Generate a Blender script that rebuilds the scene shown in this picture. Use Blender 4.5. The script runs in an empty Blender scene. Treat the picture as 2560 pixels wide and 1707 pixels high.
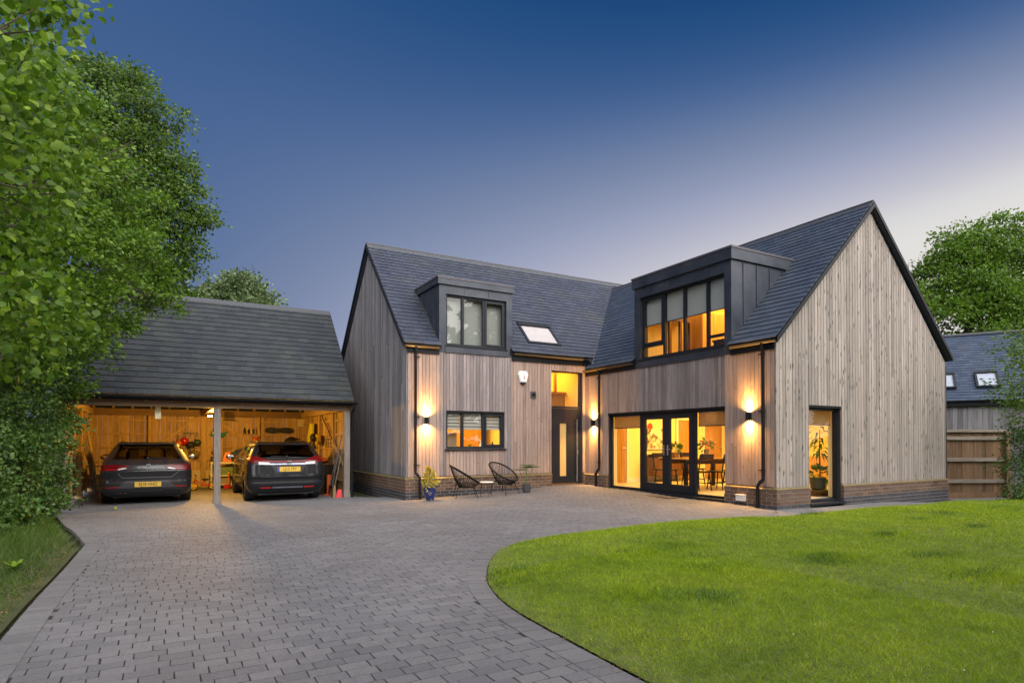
import bpy, bmesh, math, random
import numpy as np
from mathutils import Vector, Matrix
R=math.radians
random.seed(7); rng=np.random.default_rng(7)
S=bpy.context.scene; COL=S.collection; D=bpy.data
# ---------------------------------------------------------------- camera
YAW=.52
cam=D.objects.new('camera',D.cameras.new('camera')); COL.objects.link(cam); S.camera=cam
cam.location=(-10.21,-13.70,1.194); cam.rotation_euler=(math.pi/2+.0102,0,-YAW)
cam.data.sensor_width=36; cam.data.lens=1515/2560*36; cam.data.shift_y=(1086.6-853.5)/2560
cam.data.clip_start=.05; cam.data.clip_end=3000
# ---------------------------------------------------------------- render settings
S.view_settings.view_transform='Standard'; S.view_settings.look='None'
S.view_settings.exposure=0; S.view_settings.gamma=1; S.view_settings.use_curve_mapping=False
S.cycles.use_denoising=True; S.cycles.max_bounces=7; S.cycles.diffuse_bounces=3; S.cycles.glossy_bounces=3
S.cycles.transmission_bounces=4; S.cycles.transparent_max_bounces=10
S.cycles.caustics_reflective=False; S.cycles.caustics_refractive=False; S.cycles.sample_clamp_indirect=4
# ---------------------------------------------------------------- dusk sky
W=D.worlds.new('World'); S.world=W; W.use_nodes=True
def build_sky():
    nt=W.node_tree; N=nt.nodes; L=nt.links; N.clear()
    tc=N.new('ShaderNodeTexCoord'); nrm=N.new('ShaderNodeVectorMath'); nrm.operation='NORMALIZE'
    L.new(tc.outputs['Generated'],nrm.inputs[0]); d=nrm.outputs[0]
    def dot(v):
        n=N.new('ShaderNodeVectorMath'); n.operation='DOT_PRODUCT'; L.new(d,n.inputs[0]); n.inputs[1].default_value=v; return n.outputs['Value']
    def m(op,a,b=None,c=None):
        n=N.new('ShaderNodeMath'); n.operation=op
        for i,x in enumerate((a,b,c)):
            if x is None: continue
            if isinstance(x,(int,float)): n.inputs[i].default_value=x
            else: L.new(x,n.inputs[i])
        return n.outputs[0]
    z=dot((0,0,1)); r=dot((.868,-.497,0)); bk=dot((.06,-.775,.63))
    r=m('MAXIMUM',r,-.5); r2=m('MULTIPLY',r,r); t=m('ADD',z,m('MULTIPLY',r,m('MULTIPLY_ADD',z,1.648,-.819))); t=m('ADD',t,m('MULTIPLY',r2,m('MULTIPLY_ADD',z,.12,-.07)))
    ramp=N.new('ShaderNodeValToRGB'); L.new(m('ADD',m('MULTIPLY',t,1/1.2),.25),ramp.inputs[0])
    ramp.color_ramp.interpolation='B_SPLINE'; el=ramp.color_ramp.elements
    def st(p,c): return p/1.2+.25,c
    stops=[(-.25,(.80,.76,.72)),(.05,(.76,.745,.73)),(.11,(.71,.70,.70)),(.17,(.555,.55,.625)),(.24,(.408,.424,.553)),(.30,(.29,.336,.49)),(.36,(.205,.253,.395)),(.42,(.125,.19,.35)),(.48,(.057,.122,.29)),(.54,(.028,.089,.241)),(.60,(.0125,.068,.209)),(.85,(.006,.04,.15))]
    while len(el)<len(stops): el.new(.5)
    for e,(p,c) in zip(el,stops): e.position=p/1.2+.25; e.color=(*c,1)
    # afterglow, on the side of the sky behind the photographer
    g=N.new('ShaderNodeMapRange'); g.interpolation_type='SMOOTHSTEP'; L.new(bk,g.inputs[0]); g.inputs[1].default_value=.27; g.inputs[2].default_value=.85
    e2=N.new('ShaderNodeMapRange'); e2.interpolation_type='SMOOTHSTEP'; L.new(z,e2.inputs[0]); e2.inputs[1].default_value=1.3; e2.inputs[2].default_value=.6
    f=m('MULTIPLY',g.outputs[0],e2.outputs[0])
    mx=N.new('ShaderNodeMix'); mx.data_type='RGBA'; L.new(f,mx.inputs[0]); L.new(ramp.outputs[0],mx.inputs[6]); mx.inputs[7].default_value=(5.4,5.15,5.0,1)
    bg=N.new('ShaderNodeBackground'); L.new(mx.outputs[2],bg.inputs[0]); bg.inputs[1].default_value=1.0
    out=N.new('ShaderNodeOutputWorld'); L.new(bg.outputs[0],out.inputs[0])
build_sky()
W.cycles.sampling_method='MANUAL'; W.cycles.sample_map_resolution=256
sun=D.objects.new('sun',D.lights.new('sun','SUN')); COL.objects.link(sun)
sun.data.energy=1.4; sun.data.angle=R(35); sun.data.color=(1,.93,.86)
sun.rotation_euler=Vector((-.25,1,-.62)).to_track_quat('-Z','Y').to_euler()
# ---------------------------------------------------------------- mesh helpers
class MB:
    """collects polygons; build() links them as one mesh object"""
    def __init__(s): s.v=[]; s.f=[]; s.m=[]; s.M=None; s.smooth=False; s.mi=0
    def pt(s,p):
        if s.M is not None: p=s.M@Vector(p)
        s.v.append((float(p[0]),float(p[1]),float(p[2]))); return len(s.v)-1
    def face(s,idx): s.f.append(tuple(idx)); s.m.append(s.mi)
    def poly(s,pts): s.face([s.pt(p) for p in pts]); return s
    def hexa(s,p):   # 8 points: bottom loop ccw, top loop ccw
        i=[s.pt(q) for q in p]
        for q in ((3,2,1,0),(4,5,6,7),(0,1,5,4),(1,2,6,5),(2,3,7,6),(3,0,4,7)): s.face([i[k] for k in q])
        return s
    def box(s,x0,x1,y0,y1,z0,z1):
        return s.hexa([(x0,y0,z0),(x1,y0,z0),(x1,y1,z0),(x0,y1,z0),(x0,y0,z1),(x1,y0,z1),(x1,y1,z1),(x0,y1,z1)])
    def cbox(s,x0,x1,y0,y1,z0,z1,b=.01):   # box with a chamfered top
        a=[s.pt(p) for p in [(x0,y0,z0),(x1,y0,z0),(x1,y1,z0),(x0,y1,z0),(x0,y0,z1-b),(x1,y0,z1-b),(x1,y1,z1-b),(x0,y1,z1-b),(x0+b,y0+b,z1),(x1-b,y0+b,z1),(x1-b,y1-b,z1),(x0+b,y1-b,z1)]]
        for q in ((3,2,1,0),(8,9,10,11),(0,1,5,4),(1,2,6,5),(2,3,7,6),(3,0,4,7),(4,5,9,8),(5,6,10,9),(6,7,11,10),(7,4,8,11)): s.face([a[k] for k in q])
        return s
    def prism(s,pts,off):   # planar polygon extruded by the vector off
        a=[s.pt(p) for p in pts]; b=[s.pt(Vector(p)+Vector(off)) for p in pts]; n=len(a)
        s.face(a[::-1]); s.face(b)
        for k in range(n): s.face((a[k],a[(k+1)%n],b[(k+1)%n],b[k]))
        return s
    def bar(s,p,q,w,h=None,up=(0,0,1)):
        p=Vector(p); q=Vector(q); h=h or w; d=(q-p).normalized(); u=Vector(up)
        if abs(d.dot(u))>.98: u=Vector((1,0,0))
        a=d.cross(u).normalized()*w/2; b=a.cross(d).normalized()*h/2
        return s.hexa([p-a-b,p+a-b,p+a+b,p-a+b,q-a-b,q+a-b,q+a+b,q-a+b])
    def tube(s,pts,r,n=8,cap=True,closed=False):
        pts=[Vector(p) for p in pts]; rs=r if isinstance(r,(list,tuple)) else [r]*len(pts)
        rings=[]; K=len(pts); a=None
        for i,p in enumerate(pts):
            if closed: d=(pts[(i+1)%K]-pts[i-1])
            else: d=(pts[min(i+1,K-1)]-pts[max(i-1,0)])
            d.normalize()
            if a is None:
                u=Vector((0,0,1)) if abs(d.z)<.9 else Vector((1,0,0)); a=d.cross(u).normalized()
            else: a=(a-d*a.dot(d)).normalized()
            b=d.cross(a)
            rings.append([s.pt(p+(a*math.cos(2*math.pi*k/n)+b*math.sin(2*math.pi*k/n))*rs[i]) for k in range(n)])
        for i in range(K if closed else K-1):
            A=rings[i]; B=rings[(i+1)%K]
            for k in range(n): s.face((A[k],A[(k+1)%n],B[(k+1)%n],B[k]))
        if cap and not closed: s.face(rings[0][::-1]); s.face(rings[-1])
        return s
    def lathe(s,prof,c=(0,0,0),n=24,axis='z'):
        rings=[]
        for r,z in prof:
            ring=[]
            for k in range(n):
                a=2*math.pi*k/n; x,y=r*math.cos(a),r*math.sin(a)
                p={'z':(x,y,z),'x':(z,x,y),'y':(x,z,y)}[axis]; ring.append(s.pt(Vector(p)+Vector(c)))
            rings.append(ring)
        for A,B in zip(rings,rings[1:]):
            for k in range(n): s.face((A[k],A[(k+1)%n],B[(k+1)%n],B[k]) if axis!='y' else (B[k],B[(k+1)%n],A[(k+1)%n],A[k]))
        s.face(rings[0][::-1] if axis!='y' else rings[0]); s.face(rings[-1] if axis!='y' else rings[-1][::-1])
        return s
    def ball(s,c,r,n=12,sq=(1,1,1)):
        m=n//2; prof=[]
        rings=[]
        for i in range(m+1):
            t=math.pi*i/m; rr=max(math.sin(t),.02)
            rings.append([s.pt((c[0]+r*sq[0]*rr*math.cos(2*math.pi*k/n),c[1]+r*sq[1]*rr*math.sin(2*math.pi*k/n),c[2]-r*sq[2]*math.cos(t))) for k in range(n)])
        for A,B in zip(rings,rings[1:]):
            for k in range(n): s.face((A[k],A[(k+1)%n],B[(k+1)%n],B[k]))
        return s
    def grid(s,P):   # P[i][j] points
        I=[[s.pt(p) for p in row] for row in P]
        for i in range(len(I)-1):
            for j in range(len(I[0])-1): s.face((I[i][j],I[i][j+1],I[i+1][j+1],I[i+1][j]))
        return s
    def build(s,name,mat,parent=None,loc=None,smooth=None):
        me=D.meshes.new(name)
        o=D.objects.new(name,me); COL.objects.link(o)
        base=Vector(parent['_b']) if parent is not None and '_b' in parent else Vector(loc) if loc is not None else Vector((0,0,0))
        if parent is not None: o.parent=parent
        else: o.location=base
        if parent is not None and parent.type=='MESH':   # a sub-part: same frame as its part
            base=Vector(parent['_b'])
        o['_b']=tuple(base)
        V=np.array(s.v,dtype=float).reshape(-1,3)-np.array(base)
        me.from_pydata(V.tolist(),[],s.f)
        mats=mat if isinstance(mat,(list,tuple)) else [mat]
        for q in mats: me.materials.append(q)
        if len(mats)>1: me.polygons.foreach_set('material_index',s.m)
        if (s.smooth if smooth is None else smooth):
            me.polygons.foreach_set('use_smooth',[True]*len(s.f))
            try: me.set_sharp_from_angle(angle=R(38))
            except Exception: pass
        me.update(); return o
def thing(name,label,cat,loc=(0,0,0),group=None):
    o=D.objects.new(name,None); COL.objects.link(o); o.location=loc; o['_b']=tuple(loc); o.empty_display_size=.2
    return tag(o,label,cat,group)
def tag(o,label,cat,group=None):
    o['label']=label; o['category']=cat
    if group: o['group']=group
    return o
def kind(o,k): o['kind']=k; return o
def text_mesh(mb,txt,size,M,depth=.004,font_w=1.0,align='CENTER'):
    cu=D.curves.new('t','FONT'); cu.body=txt; cu.size=size; cu.extrude=depth/2; cu.align_x=align; cu.align_y='CENTER'; cu.space_character=font_w
    ob=D.objects.new('t',cu); COL.objects.link(ob)
    me=bpy.data.meshes.new_from_object(ob.evaluated_get(bpy.context.evaluated_depsgraph_get()))
    o=len(mb.v)
    for v in me.vertices: mb.v.append(tuple(M@v.co))
    for p in me.polygons: mb.f.append(tuple(o+i for i in p.vertices)); mb.m.append(mb.mi)
    D.objects.remove(ob); D.curves.remove(cu); D.meshes.remove(me)
# ---------------------------------------------------------------- materials
def mat(name): 
    m=D.materials.new(name); m.use_nodes=True; return m,m.node_tree.nodes,m.node_tree.links,m.node_tree.nodes['Principled BSDF']
class G:
    """small node-graph helper"""
    def __init__(s,name):
        s.m,s.N,s.L,s.p=mat(name); s.out=s.N['Material Output']
    def n(s,t,**k):
        q=s.N.new('ShaderNode'+t)
        for a,b in k.items(): setattr(q,a,b)
        return q
    def put(s,sock,x):
        if hasattr(x,'is_output') or isinstance(x,bpy.types.NodeSocket): s.L.new(x,sock)
        else: sock.default_value=x
    def coord(s,scale=(1,1,1),kind='Object'):
        tc=s.n('TexCoord'); mp=s.n('Mapping'); s.L.new(tc.outputs[kind],mp.inputs[0]); mp.inputs['Scale'].default_value=scale; return mp.outputs[0]
    def noise(s,v,scale,detail=4,rough=.6,out='Fac'):
        q=s.n('TexNoise'); s.L.new(v,q.inputs['Vector']); q.inputs['Scale'].default_value=scale; q.inputs['Detail'].default_value=detail; q.inputs['Roughness'].default_value=rough; return q.outputs[out]
    def rmp(s,x,stops):
        q=s.n('ValToRGB'); s.put(q.inputs[0],x); e=q.color_ramp.elements
        while len(e)<len(stops): e.new(.5)
        for a,(p,c) in zip(e,stops): a.position=p; a.color=(*c,1) if len(c)==3 else c
        return q.outputs[0]
    def mix(s,f,a,b,mode='MIX'):
        q=s.n('Mix',data_type='RGBA',blend_type=mode); s.put(q.inputs[0],f); s.put(q.inputs[6],(*a,1) if isinstance(a,tuple) and len(a)==3 else a); s.put(q.inputs[7],(*b,1) if isinstance(b,tuple) and len(b)==3 else b); return q.outputs[2]
    def math(s,op,a,b=0.,c=None):
        q=s.n('Math',operation=op); s.put(q.inputs[0],a); s.put(q.inputs[1],b)
        if c is not None: s.put(q.inputs[2],c)
        return q.outputs[0]
    def rnd(s): return s.n('NewGeometry').outputs['Random Per Island']
    def bump(s,h,strength=.3,dist=.01):
        q=s.n('Bump'); s.put(q.inputs['Height'],h); q.inputs['Strength'].default_value=strength; q.inputs['Distance'].default_value=dist; s.L.new(q.outputs[0],s.p.inputs['Normal'])
    def col(s,x): s.put(s.p.inputs['Base Color'],(*x,1) if isinstance(x,tuple) and len(x)==3 else x)
    def rough(s,x): s.put(s.p.inputs['Roughness'],x)
def plain(name,c,rough=.5,metal=0.,var=.12,scale=18,spec=.5,bump=0.):
    g=G(name); v=g.coord(); f=g.noise(v,scale)
    a=tuple(max(0,x*(1-var)) for x in c); b=tuple(min(1,x*(1+var)) for x in c)
    g.col(g.rmp(f,[(.3,a),(.7,b)])); g.rough(g.math('MULTIPLY_ADD',g.noise(v,scale*.4),.25*rough,rough*.88)); g.p.inputs['Metallic'].default_value=metal; g.p.inputs['Specular IOR Level'].default_value=spec
    if bump: g.bump(g.noise(v,scale*3),bump,.004)
    return g.m
def wood(name,c0,c1,grain=(30,30,1.4),knot=.5,rough=.75,isl=.35,streak=.35,kr=.075):
    g=G(name); v=g.coord(grain); r=g.rnd()
    ofs=g.n('Combine'+'XYZ'); g.put(ofs.inputs[0],g.math('MULTIPLY',r,37.)); g.put(ofs.inputs[2],g.math('MULTIPLY',r,91.))
    va=g.n('VectorMath',operation='ADD'); g.L.new(v,va.inputs[0]); g.L.new(ofs.outputs[0],va.inputs[1]); vv=va.outputs[0]
    f=g.noise(vv,1.0,6,.65)
    c=g.rmp(f,[(.25,tuple(x*.72 for x in c0)),(.5,c0),(.75,c1)])
    c=g.mix(1.,c,g.rmp(r,[(0,(1-isl,)*3),(.5,(1,1,1)),(1,(1+isl*.6,1+isl*.55,1+isl*.5))]),'MULTIPLY')
    v2=g.coord((1,1,.35)); c=g.mix(streak,c,g.rmp(g.noise(v2,3.,3),[(.3,(.60,.57,.58)),(.7,(1,1,1))]),'MULTIPLY')
    if knot:
        vk=g.n('TexVoronoi'); vk.inputs['Scale'].default_value=1.; vc=g.coord((11,11,3.2)); va2=g.n('VectorMath',operation='ADD'); g.L.new(vc,va2.inputs[0]); g.L.new(ofs.outputs[0],va2.inputs[1]); g.L.new(va2.outputs[0],vk.inputs['Vector'])
        kf=g.rmp(vk.outputs['Distance'],[(kr,(1,1,1)),(kr*2.1,(0,0,0))]); c=g.mix(g.math('MULTIPLY',kf,knot),c,tuple(x*.28 for x in c0))
    g.col(c); g.rough(rough); g.bump(f,.25,.004); g.p.inputs['Specular IOR Level'].default_value=.25
    return g.m
def glass(name,tint=(1,1,1),dens=0.,boost=1.):
    g=G(name); g.N.remove(g.p); t=g.n('BsdfTransparent'); t.inputs[0].default_value=(*[x*(1-dens) for x in tint],1)
    gl=g.n('BsdfGlossy'); gl.inputs['Roughness'].default_value=.015; ge=g.n('NewGeometry'); dp=g.n('VectorMath',operation='DOT_PRODUCT'); g.L.new(ge.outputs['Normal'],dp.inputs[0]); g.L.new(ge.outputs['Incoming'],dp.inputs[1])
    f=g.math('POWER',g.math('SUBTRACT',1.,g.math('ABSOLUTE',dp.outputs['Value'])),5.); f=g.math('MINIMUM',g.math('MULTIPLY',g.math('MULTIPLY_ADD',f,.95,.05),boost),1.)
    ms=g.n('MixShader'); g.L.new(f,ms.inputs[0]); g.L.new(t.outputs[0],ms.inputs[1]); g.L.new(gl.outputs[0],ms.inputs[2]); g.L.new(ms.outputs[0],g.out.inputs[0]); return g.m
def emit(name,c,s):
    g=G(name); g.p.inputs['Base Color'].default_value=(*c,1); g.p.inputs['Emission Color'].default_value=(*c,1); g.p.inputs['Emission Strength'].default_value=s; return g.m
def leafmat(name,c0,c1,trans=.35,hue=None):
    g=G(name); r=g.rnd(); c=g.rmp(r,[(0,c0),(.6,c1),(1,hue or tuple(min(1,x*1.5) for x in c1))])
    g.col(c); g.rough(.45); g.p.inputs['Specular IOR Level'].default_value=.35
    tr=g.n('BsdfTranslucent'); g.put(tr.inputs[0],g.mix(.5,c,tuple(min(1,x*1.6) for x in c1)))
    ms=g.n('MixShader'); ms.inputs[0].default_value=trans; g.L.new(g.p.outputs[0],ms.inputs[1]); g.L.new(tr.outputs[0],ms.inputs[2]); g.L.new(ms.outputs[0],g.out.inputs[0]); return g.m
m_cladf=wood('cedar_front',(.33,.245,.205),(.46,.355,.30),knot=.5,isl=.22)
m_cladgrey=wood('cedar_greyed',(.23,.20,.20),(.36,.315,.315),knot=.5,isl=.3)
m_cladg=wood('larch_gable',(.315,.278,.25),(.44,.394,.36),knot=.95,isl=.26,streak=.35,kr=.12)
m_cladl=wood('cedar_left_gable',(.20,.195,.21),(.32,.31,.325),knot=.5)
m_pine=wood('pine_interior',(.40,.27,.12),(.58,.42,.22),grain=(16,16,1.2),knot=.6,isl=.3,streak=.15)
m_oak=wood('oak_post',(.20,.175,.155),(.29,.255,.23),grain=(22,22,1.2),knot=.3,isl=.15)
m_oakx=wood('oak_beam',(.17,.11,.07),(.25,.17,.11),grain=(1.2,22,22),knot=.2,isl=.15)
m_fence=wood('fence_wood',(.22,.135,.075),(.33,.215,.13),knot=.5,isl=.4)
m_oakdoor=wood('oak_door',(.40,.22,.07),(.55,.32,.12),knot=.1,isl=.1,streak=.1,rough=.4)
m_walnut=wood('walnut',(.10,.045,.02),(.19,.09,.04),grain=(20,20,2),knot=0,isl=.1,rough=.35)
m_darkwood=wood('dark_wood',(.02,.012,.008),(.05,.03,.02),grain=(20,20,2),knot=0,isl=.1,rough=.35)
def slate(name,c0,c1,rough=.42):
    g=G(name); r=g.rnd(); v=g.coord(); f=g.noise(v,14,5); c=g.rmp(r,[(0,c0),(.55,tuple((a+b)/2 for a,b in zip(c0,c1))),(1,c1)])
    c=g.mix(.6,c,g.rmp(f,[(.3,(.6,.6,.62)),(.7,(1.2,1.2,1.15))]),'MULTIPLY'); c=g.mix(g.math('MULTIPLY',g.rmp(g.noise(v,1.3,4),[(.52,(0,0,0)),(.75,(1,1,1))]),.25),c,(.075,.08,.04))
    g.col(c); g.rough(g.math('MULTIPLY_ADD',f,.3,rough-.1)); g.bump(g.noise(v,60,3),.25,.003); g.p.inputs['Specular IOR Level'].default_value=.32; return g.m
m_slate=slate('slate',(.032,.038,.060),(.047,.055,.082)); m_slateb=slate('slate_blue',(.040,.053,.082),(.06,.077,.115))
m_slatec=slate('slate_carport',(.022,.027,.034),(.036,.042,.048))
m_ridge=plain('ridge_tile',(.05,.055,.065),.5,bump=.2); m_black=plain('black_metal',(.008,.009,.012),.5,var=.2,spec=.2)
m_frame=plain('frame_anthracite',(.012,.015,.021),.5,var=.1,spec=.25); m_pipe=plain('black_pipe',(.007,.008,.011),.5,spec=.25,var=.2)
def lead():
    g=G('zinc_cladding'); v=g.coord(); f=g.noise(v,2.2,5); c=g.rmp(f,[(.3,(.022,.028,.042)),(.55,(.042,.05,.068)),(.75,(.075,.075,.085))]); g.col(c); g.rough(g.math('MULTIPLY_ADD',f,.25,.36)); g.p.inputs['Metallic'].default_value=.3; g.bump(g.noise(v,5,3),.2,.02); return g.m
m_zinc=lead(); m_zinctop=plain('zinc_cap',(.075,.068,.08),.55,.2,var=.15)
def brick(name,cs):
    g=G(name); r=g.rnd(); v=g.coord(); f=g.noise(v,35,4); c=g.rmp(r,[(i/(len(cs)-1),q) for i,q in enumerate(cs)])
    g.col(g.mix(.7,c,g.rmp(f,[(.3,(.6,.6,.6)),(.7,(1.25,1.2,1.15))]),'MULTIPLY')); g.rough(.85); g.bump(f,.5,.006); return g.m
m_brick=brick('stock_brick',[(.08,.048,.035),(.14,.08,.055),(.12,.085,.06),(.17,.105,.07),(.09,.058,.046)])
m_bluebrick=brick('blue_brick',[(.035,.037,.048),(.06,.062,.075),(.045,.045,.055)])
m_mortar=plain('mortar',(.34,.31,.26),.95,bump=.4); m_cope=plain('coping_ochre',(.19,.145,.065),.9,var=.3,bump=.5)
m_glass=glass('window_glass'); m_glassb=glass('window_glass_reflecting',boost=1.25); m_frost=plain('frosted',(.75,.66,.45),.6)
m_plaster=plain('plaster',(.74,.62,.30),.9,var=.03); m_plasterw=plain('plaster_warm',(.80,.58,.20),.9,var=.03); m_floor=plain('interior_floor',(.55,.46,.30),.4,var=.1); m_blind=plain('blind_fabric',(.33,.32,.27),.9,var=.06,scale=60)
m_steel=plain('steel',(.55,.55,.56),.3,.9,var=.08); m_white=plain('white_plastic',(.72,.72,.70),.4,var=.05); m_paint=plain('white_paint',(.75,.73,.68),.6,var=.05)
# ================================================================ GROUND
GC=np.array([(-11,-9.5,.02),(-8.2,-11.4,.02),(-8,-9.5,0),(-10,-13.7,0),(-5.25,0,-.2),(-.6,0,-.0),(0,-1,-.05),(0,-5,-.09),(0,-6.1,-.134),(1.5,-6.1,-.15),(6.75,-6.1,-.27),(-12,1.9,-.25),(-9.2,1.9,-.25),(-6.2,1.9,-.25),(-12,8,-.25),(-9,8,-.25),(-6,8,-.25),(-9,5,-.25),(-12,5,-.25),(-6.5,5,-.25),
 (-11.1,-4.5,-.06),(-6,-5,-.05),(-3.9,-.2,-.15),(-2.2,-.2,-.09),(-1.2,0,-.005),(-.1,-.2,-.005),(-7,-1,-.17),(-10,-1,-.18),(5,-9,-.15),(0,-9,-.05),(-4,-9,-.03),(9,-8,-.25),(20,-10,-.2),(-13,-5,0),(-13.5,0,-.1),(0,-16,0),(-16,-14,0),(10,6,-.3),(0,14,-.3),(-14,14,-.2)])
def gz(x,y):
    x=np.asarray(x,float); y=np.asarray(y,float); d=(x[...,None]-GC[:,0])**2+(y[...,None]-GC[:,1])**2
    w=1/(d+.5)**1.8; return (w*GC[:,2]).sum(-1)/w.sum(-1)
def gzf(x,y): return float(gz(x,y))
def inpoly(P,x,y):
    x=np.asarray(x); y=np.asarray(y); r=np.zeros(x.shape,bool); n=len(P)
    for i in range(n):
        (xa,ya),(xb,yb)=P[i],P[(i+1)%n]
        c=((ya>y)!=(yb>y))&(x<(xb-xa)*(y-ya)/((yb-ya) if yb!=ya else 1e-9)+xa); r^=c
    return r
def catmull(P,n=8):
    out=[]; K=len(P)
    for i in range(K-1):
        p0=np.array(P[max(i-1,0)]);p1=np.array(P[i]);p2=np.array(P[i+1]);p3=np.array(P[min(i+2,K-1)])
        for k in range(n):
            t=k/n; out.append(tuple(.5*((2*p1)+(-p0+p2)*t+(2*p0-5*p1+4*p2-p3)*t*t+(-p0+3*p1-3*p2+p3)*t**3)))
    out.append(tuple(P[-1])); return out
LE=catmull([(-8.25,-14.6),(-8.2,-12.6),(-8.17,-11.3),(-8.12,-10.45),(-8.04,-9.8),(-7.88,-9.25),(-7.70,-8.87),(-7.38,-8.33),(-6.88,-7.7),(-6.1,-7.2),(-4.75,-6.98),(-3.3,-6.82),(-1.75,-6.75),(-1.55,-6.95)],8)
LAWN=LE+[(-1.35,-7.25),(-.7,-7.35),(.6,-7.3),(7.4,-7.12),(9.5,-7.3),(24,-9),(24,-26),(-8.25,-26)]
DL=[(-11.05,-16),(-11.05,-4.75),(-12.1,.9),(-12.2,1.85)]
DRIVE=[(-11.05,-16),(-11.05,-4.75),(-12.2,1.85),(-12.2,7.9),(-5.95,7.9),(-5.9,2.0),(-5.3,1.0),(-5.28,-.01),(0.02,-.01),(.02,-6.15),(-.2,-6.2),(-1.4,-7.2)]+LE[::-1]+[(-8.25,-16)]
PATH=[(0.0,-6.13),(6.8,-6.13),(6.9,-5.0),(9.2,-5.0),(9.5,-7.3),(7.4,-7.12),(.6,-7.3),(-.7,-7.35),(-1.35,-7.25),(-1.5,-7.1),(-.1,-6.2)]
def sheet(name,xs,ys,dz,m,keep=None):
    X,Y=np.meshgrid(xs,ys); Z=gz(X,Y)+dz; n=len(xs); mb=MB(); mb.v=list(zip(X.ravel(),Y.ravel(),Z.ravel()))
    ok=np.ones((len(ys)-1,n-1),bool)
    if keep is not None: ok=keep((X[1:,1:]+X[:-1,:-1])/2,(Y[1:,1:]+Y[:-1,:-1])/2)
    for j,i in zip(*np.nonzero(ok)): mb.face((j*n+i,j*n+i+1,(j+1)*n+i+1,(j+1)*n+i))
    return kind(mb.build(name,m,smooth=True),'structure')
g=G('earth'); v=g.coord(); g.col(g.rmp(g.noise(v,2.5,6),[(.3,(.03,.035,.012)),(.6,(.06,.07,.02)),(.8,(.09,.075,.04))])); g.rough(.95); g.bump(g.noise(v,40,5),.6,.02); m_earth=g.m
xs=np.concatenate([np.linspace(-900,-40,9),np.linspace(-34,-16,10),np.linspace(-15,25,81),np.linspace(27,50,10),np.linspace(70,900,8)]); ys=np.concatenate([np.linspace(-900,-40,9),np.linspace(-34,-18,8),np.linspace(-17,12,59),np.linspace(14,40,10),np.linspace(60,900,9)])
sheet('ground',xs,ys,-.075,m_earth)
g=G('joint_sand'); v=g.coord(); g.col(g.rmp(g.noise(v,6,6),[(.3,(.018,.015,.012)),(.6,(.04,.033,.024)),(.75,(.03,.035,.012))])); g.rough(.95); m_sand=g.m
sheet('drive_bed',np.arange(-12.4,.4,.1),np.arange(-16,8.1,.1),-.0045,m_sand,lambda x,y:inpoly(DRIVE,x,y))
def paver(name,c0,c1):
    g=G(name); r=g.rnd(); v=g.coord(); f=g.noise(v,55,5,.7); c=g.rmp(r,[(0,c0),(1,c1)])
    c=g.mix(.75,c,g.rmp(f,[(.3,(.62,.62,.63)),(.7,(1.28,1.27,1.25))]),'MULTIPLY')
    big=g.noise(v,.7,5); c=g.mix(.55,c,g.rmp(big,[(.35,(.72,.70,.70)),(.65,(1.1,1.1,1.1))]),'MULTIPLY')
    sp=g.noise(v,220,2,.5); c=g.mix(g.math('MULTIPLY',g.rmp(sp,[(.68,(0,0,0)),(.76,(1,1,1))]),.35),c,(.32,.31,.29))
    g.col(c); g.rough(g.math('MULTIPLY_ADD',f,.2,.6)); g.bump(f,.35,.004); return g.m
m_paver=paver('paver_grey',(.125,.125,.136),(.168,.166,.175)); m_paver2=paver('paver_border',(.132,.131,.139),(.168,.166,.171)); m_pathm=paver('paver_path',(.155,.153,.158),(.185,.18,.182))
def blocks(mb,cx,cy,ang,L,Wd,dz,H=.05):
    """tumbled paving blocks; arrays of centres and angles"""
    n=len(cx); L=np.broadcast_to(L,(n,)); Wd=np.broadcast_to(Wd,(n,))
    prof=[(0,0,-H),(0,0,0)]
    sx=np.array([-1,-.955,.955,1,1,.955,-.955,-1]); sy=np.array([-.90,-1,-1,-.90,.90,1,1,.90])
    o=len(mb.v); V=np.zeros((n,len(prof),8,3)); ca,sa=np.cos(ang),np.sin(ang)
    j=rng.normal(0,.0012,(n,8,2)); tx=rng.normal(0,.0025,n); ty=rng.normal(0,.003,n); hz=rng.normal(0,.0006,n); zc=gz(cx,cy)
    ex=(gz(cx+.05,cy)-gz(cx-.05,cy))/.1; ey=(gz(cx,cy+.05)-gz(cx,cy-.05))/.1
    for k,(ix,iy,pz) in enumerate(prof):
        lx=sx[None]*(L[:,None]/2-ix)+j[:,:,0]; ly=sy[None]*(Wd[:,None]/2-iy)+j[:,:,1]
        wx=lx*ca[:,None]-ly*sa[:,None]; wy=lx*sa[:,None]+ly*ca[:,None]
        V[:,k,:,0]=cx[:,None]+wx; V[:,k,:,1]=cy[:,None]+wy; V[:,k,:,2]=zc[:,None]+hz[:,None]+dz+pz+wx*(ex+tx)[:,None]+wy*(ey+ty)[:,None]
    mb.v+=V.reshape(-1,3).tolist(); K=len(prof)*8
    for i in range(n):
        q=o+i*K
        for k in range(len(prof)-1):
            for a in range(8): mb.f.append((q+k*8+a,q+k*8+(a+1)%8,q+(k+1)*8+(a+1)%8,q+(k+1)*8+a))
        mb.f.append(tuple(q+(len(prof)-1)*8+a for a in range(8)))
    mb.m+= [0]*(n*((len(prof)-1)*8+1))
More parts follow.
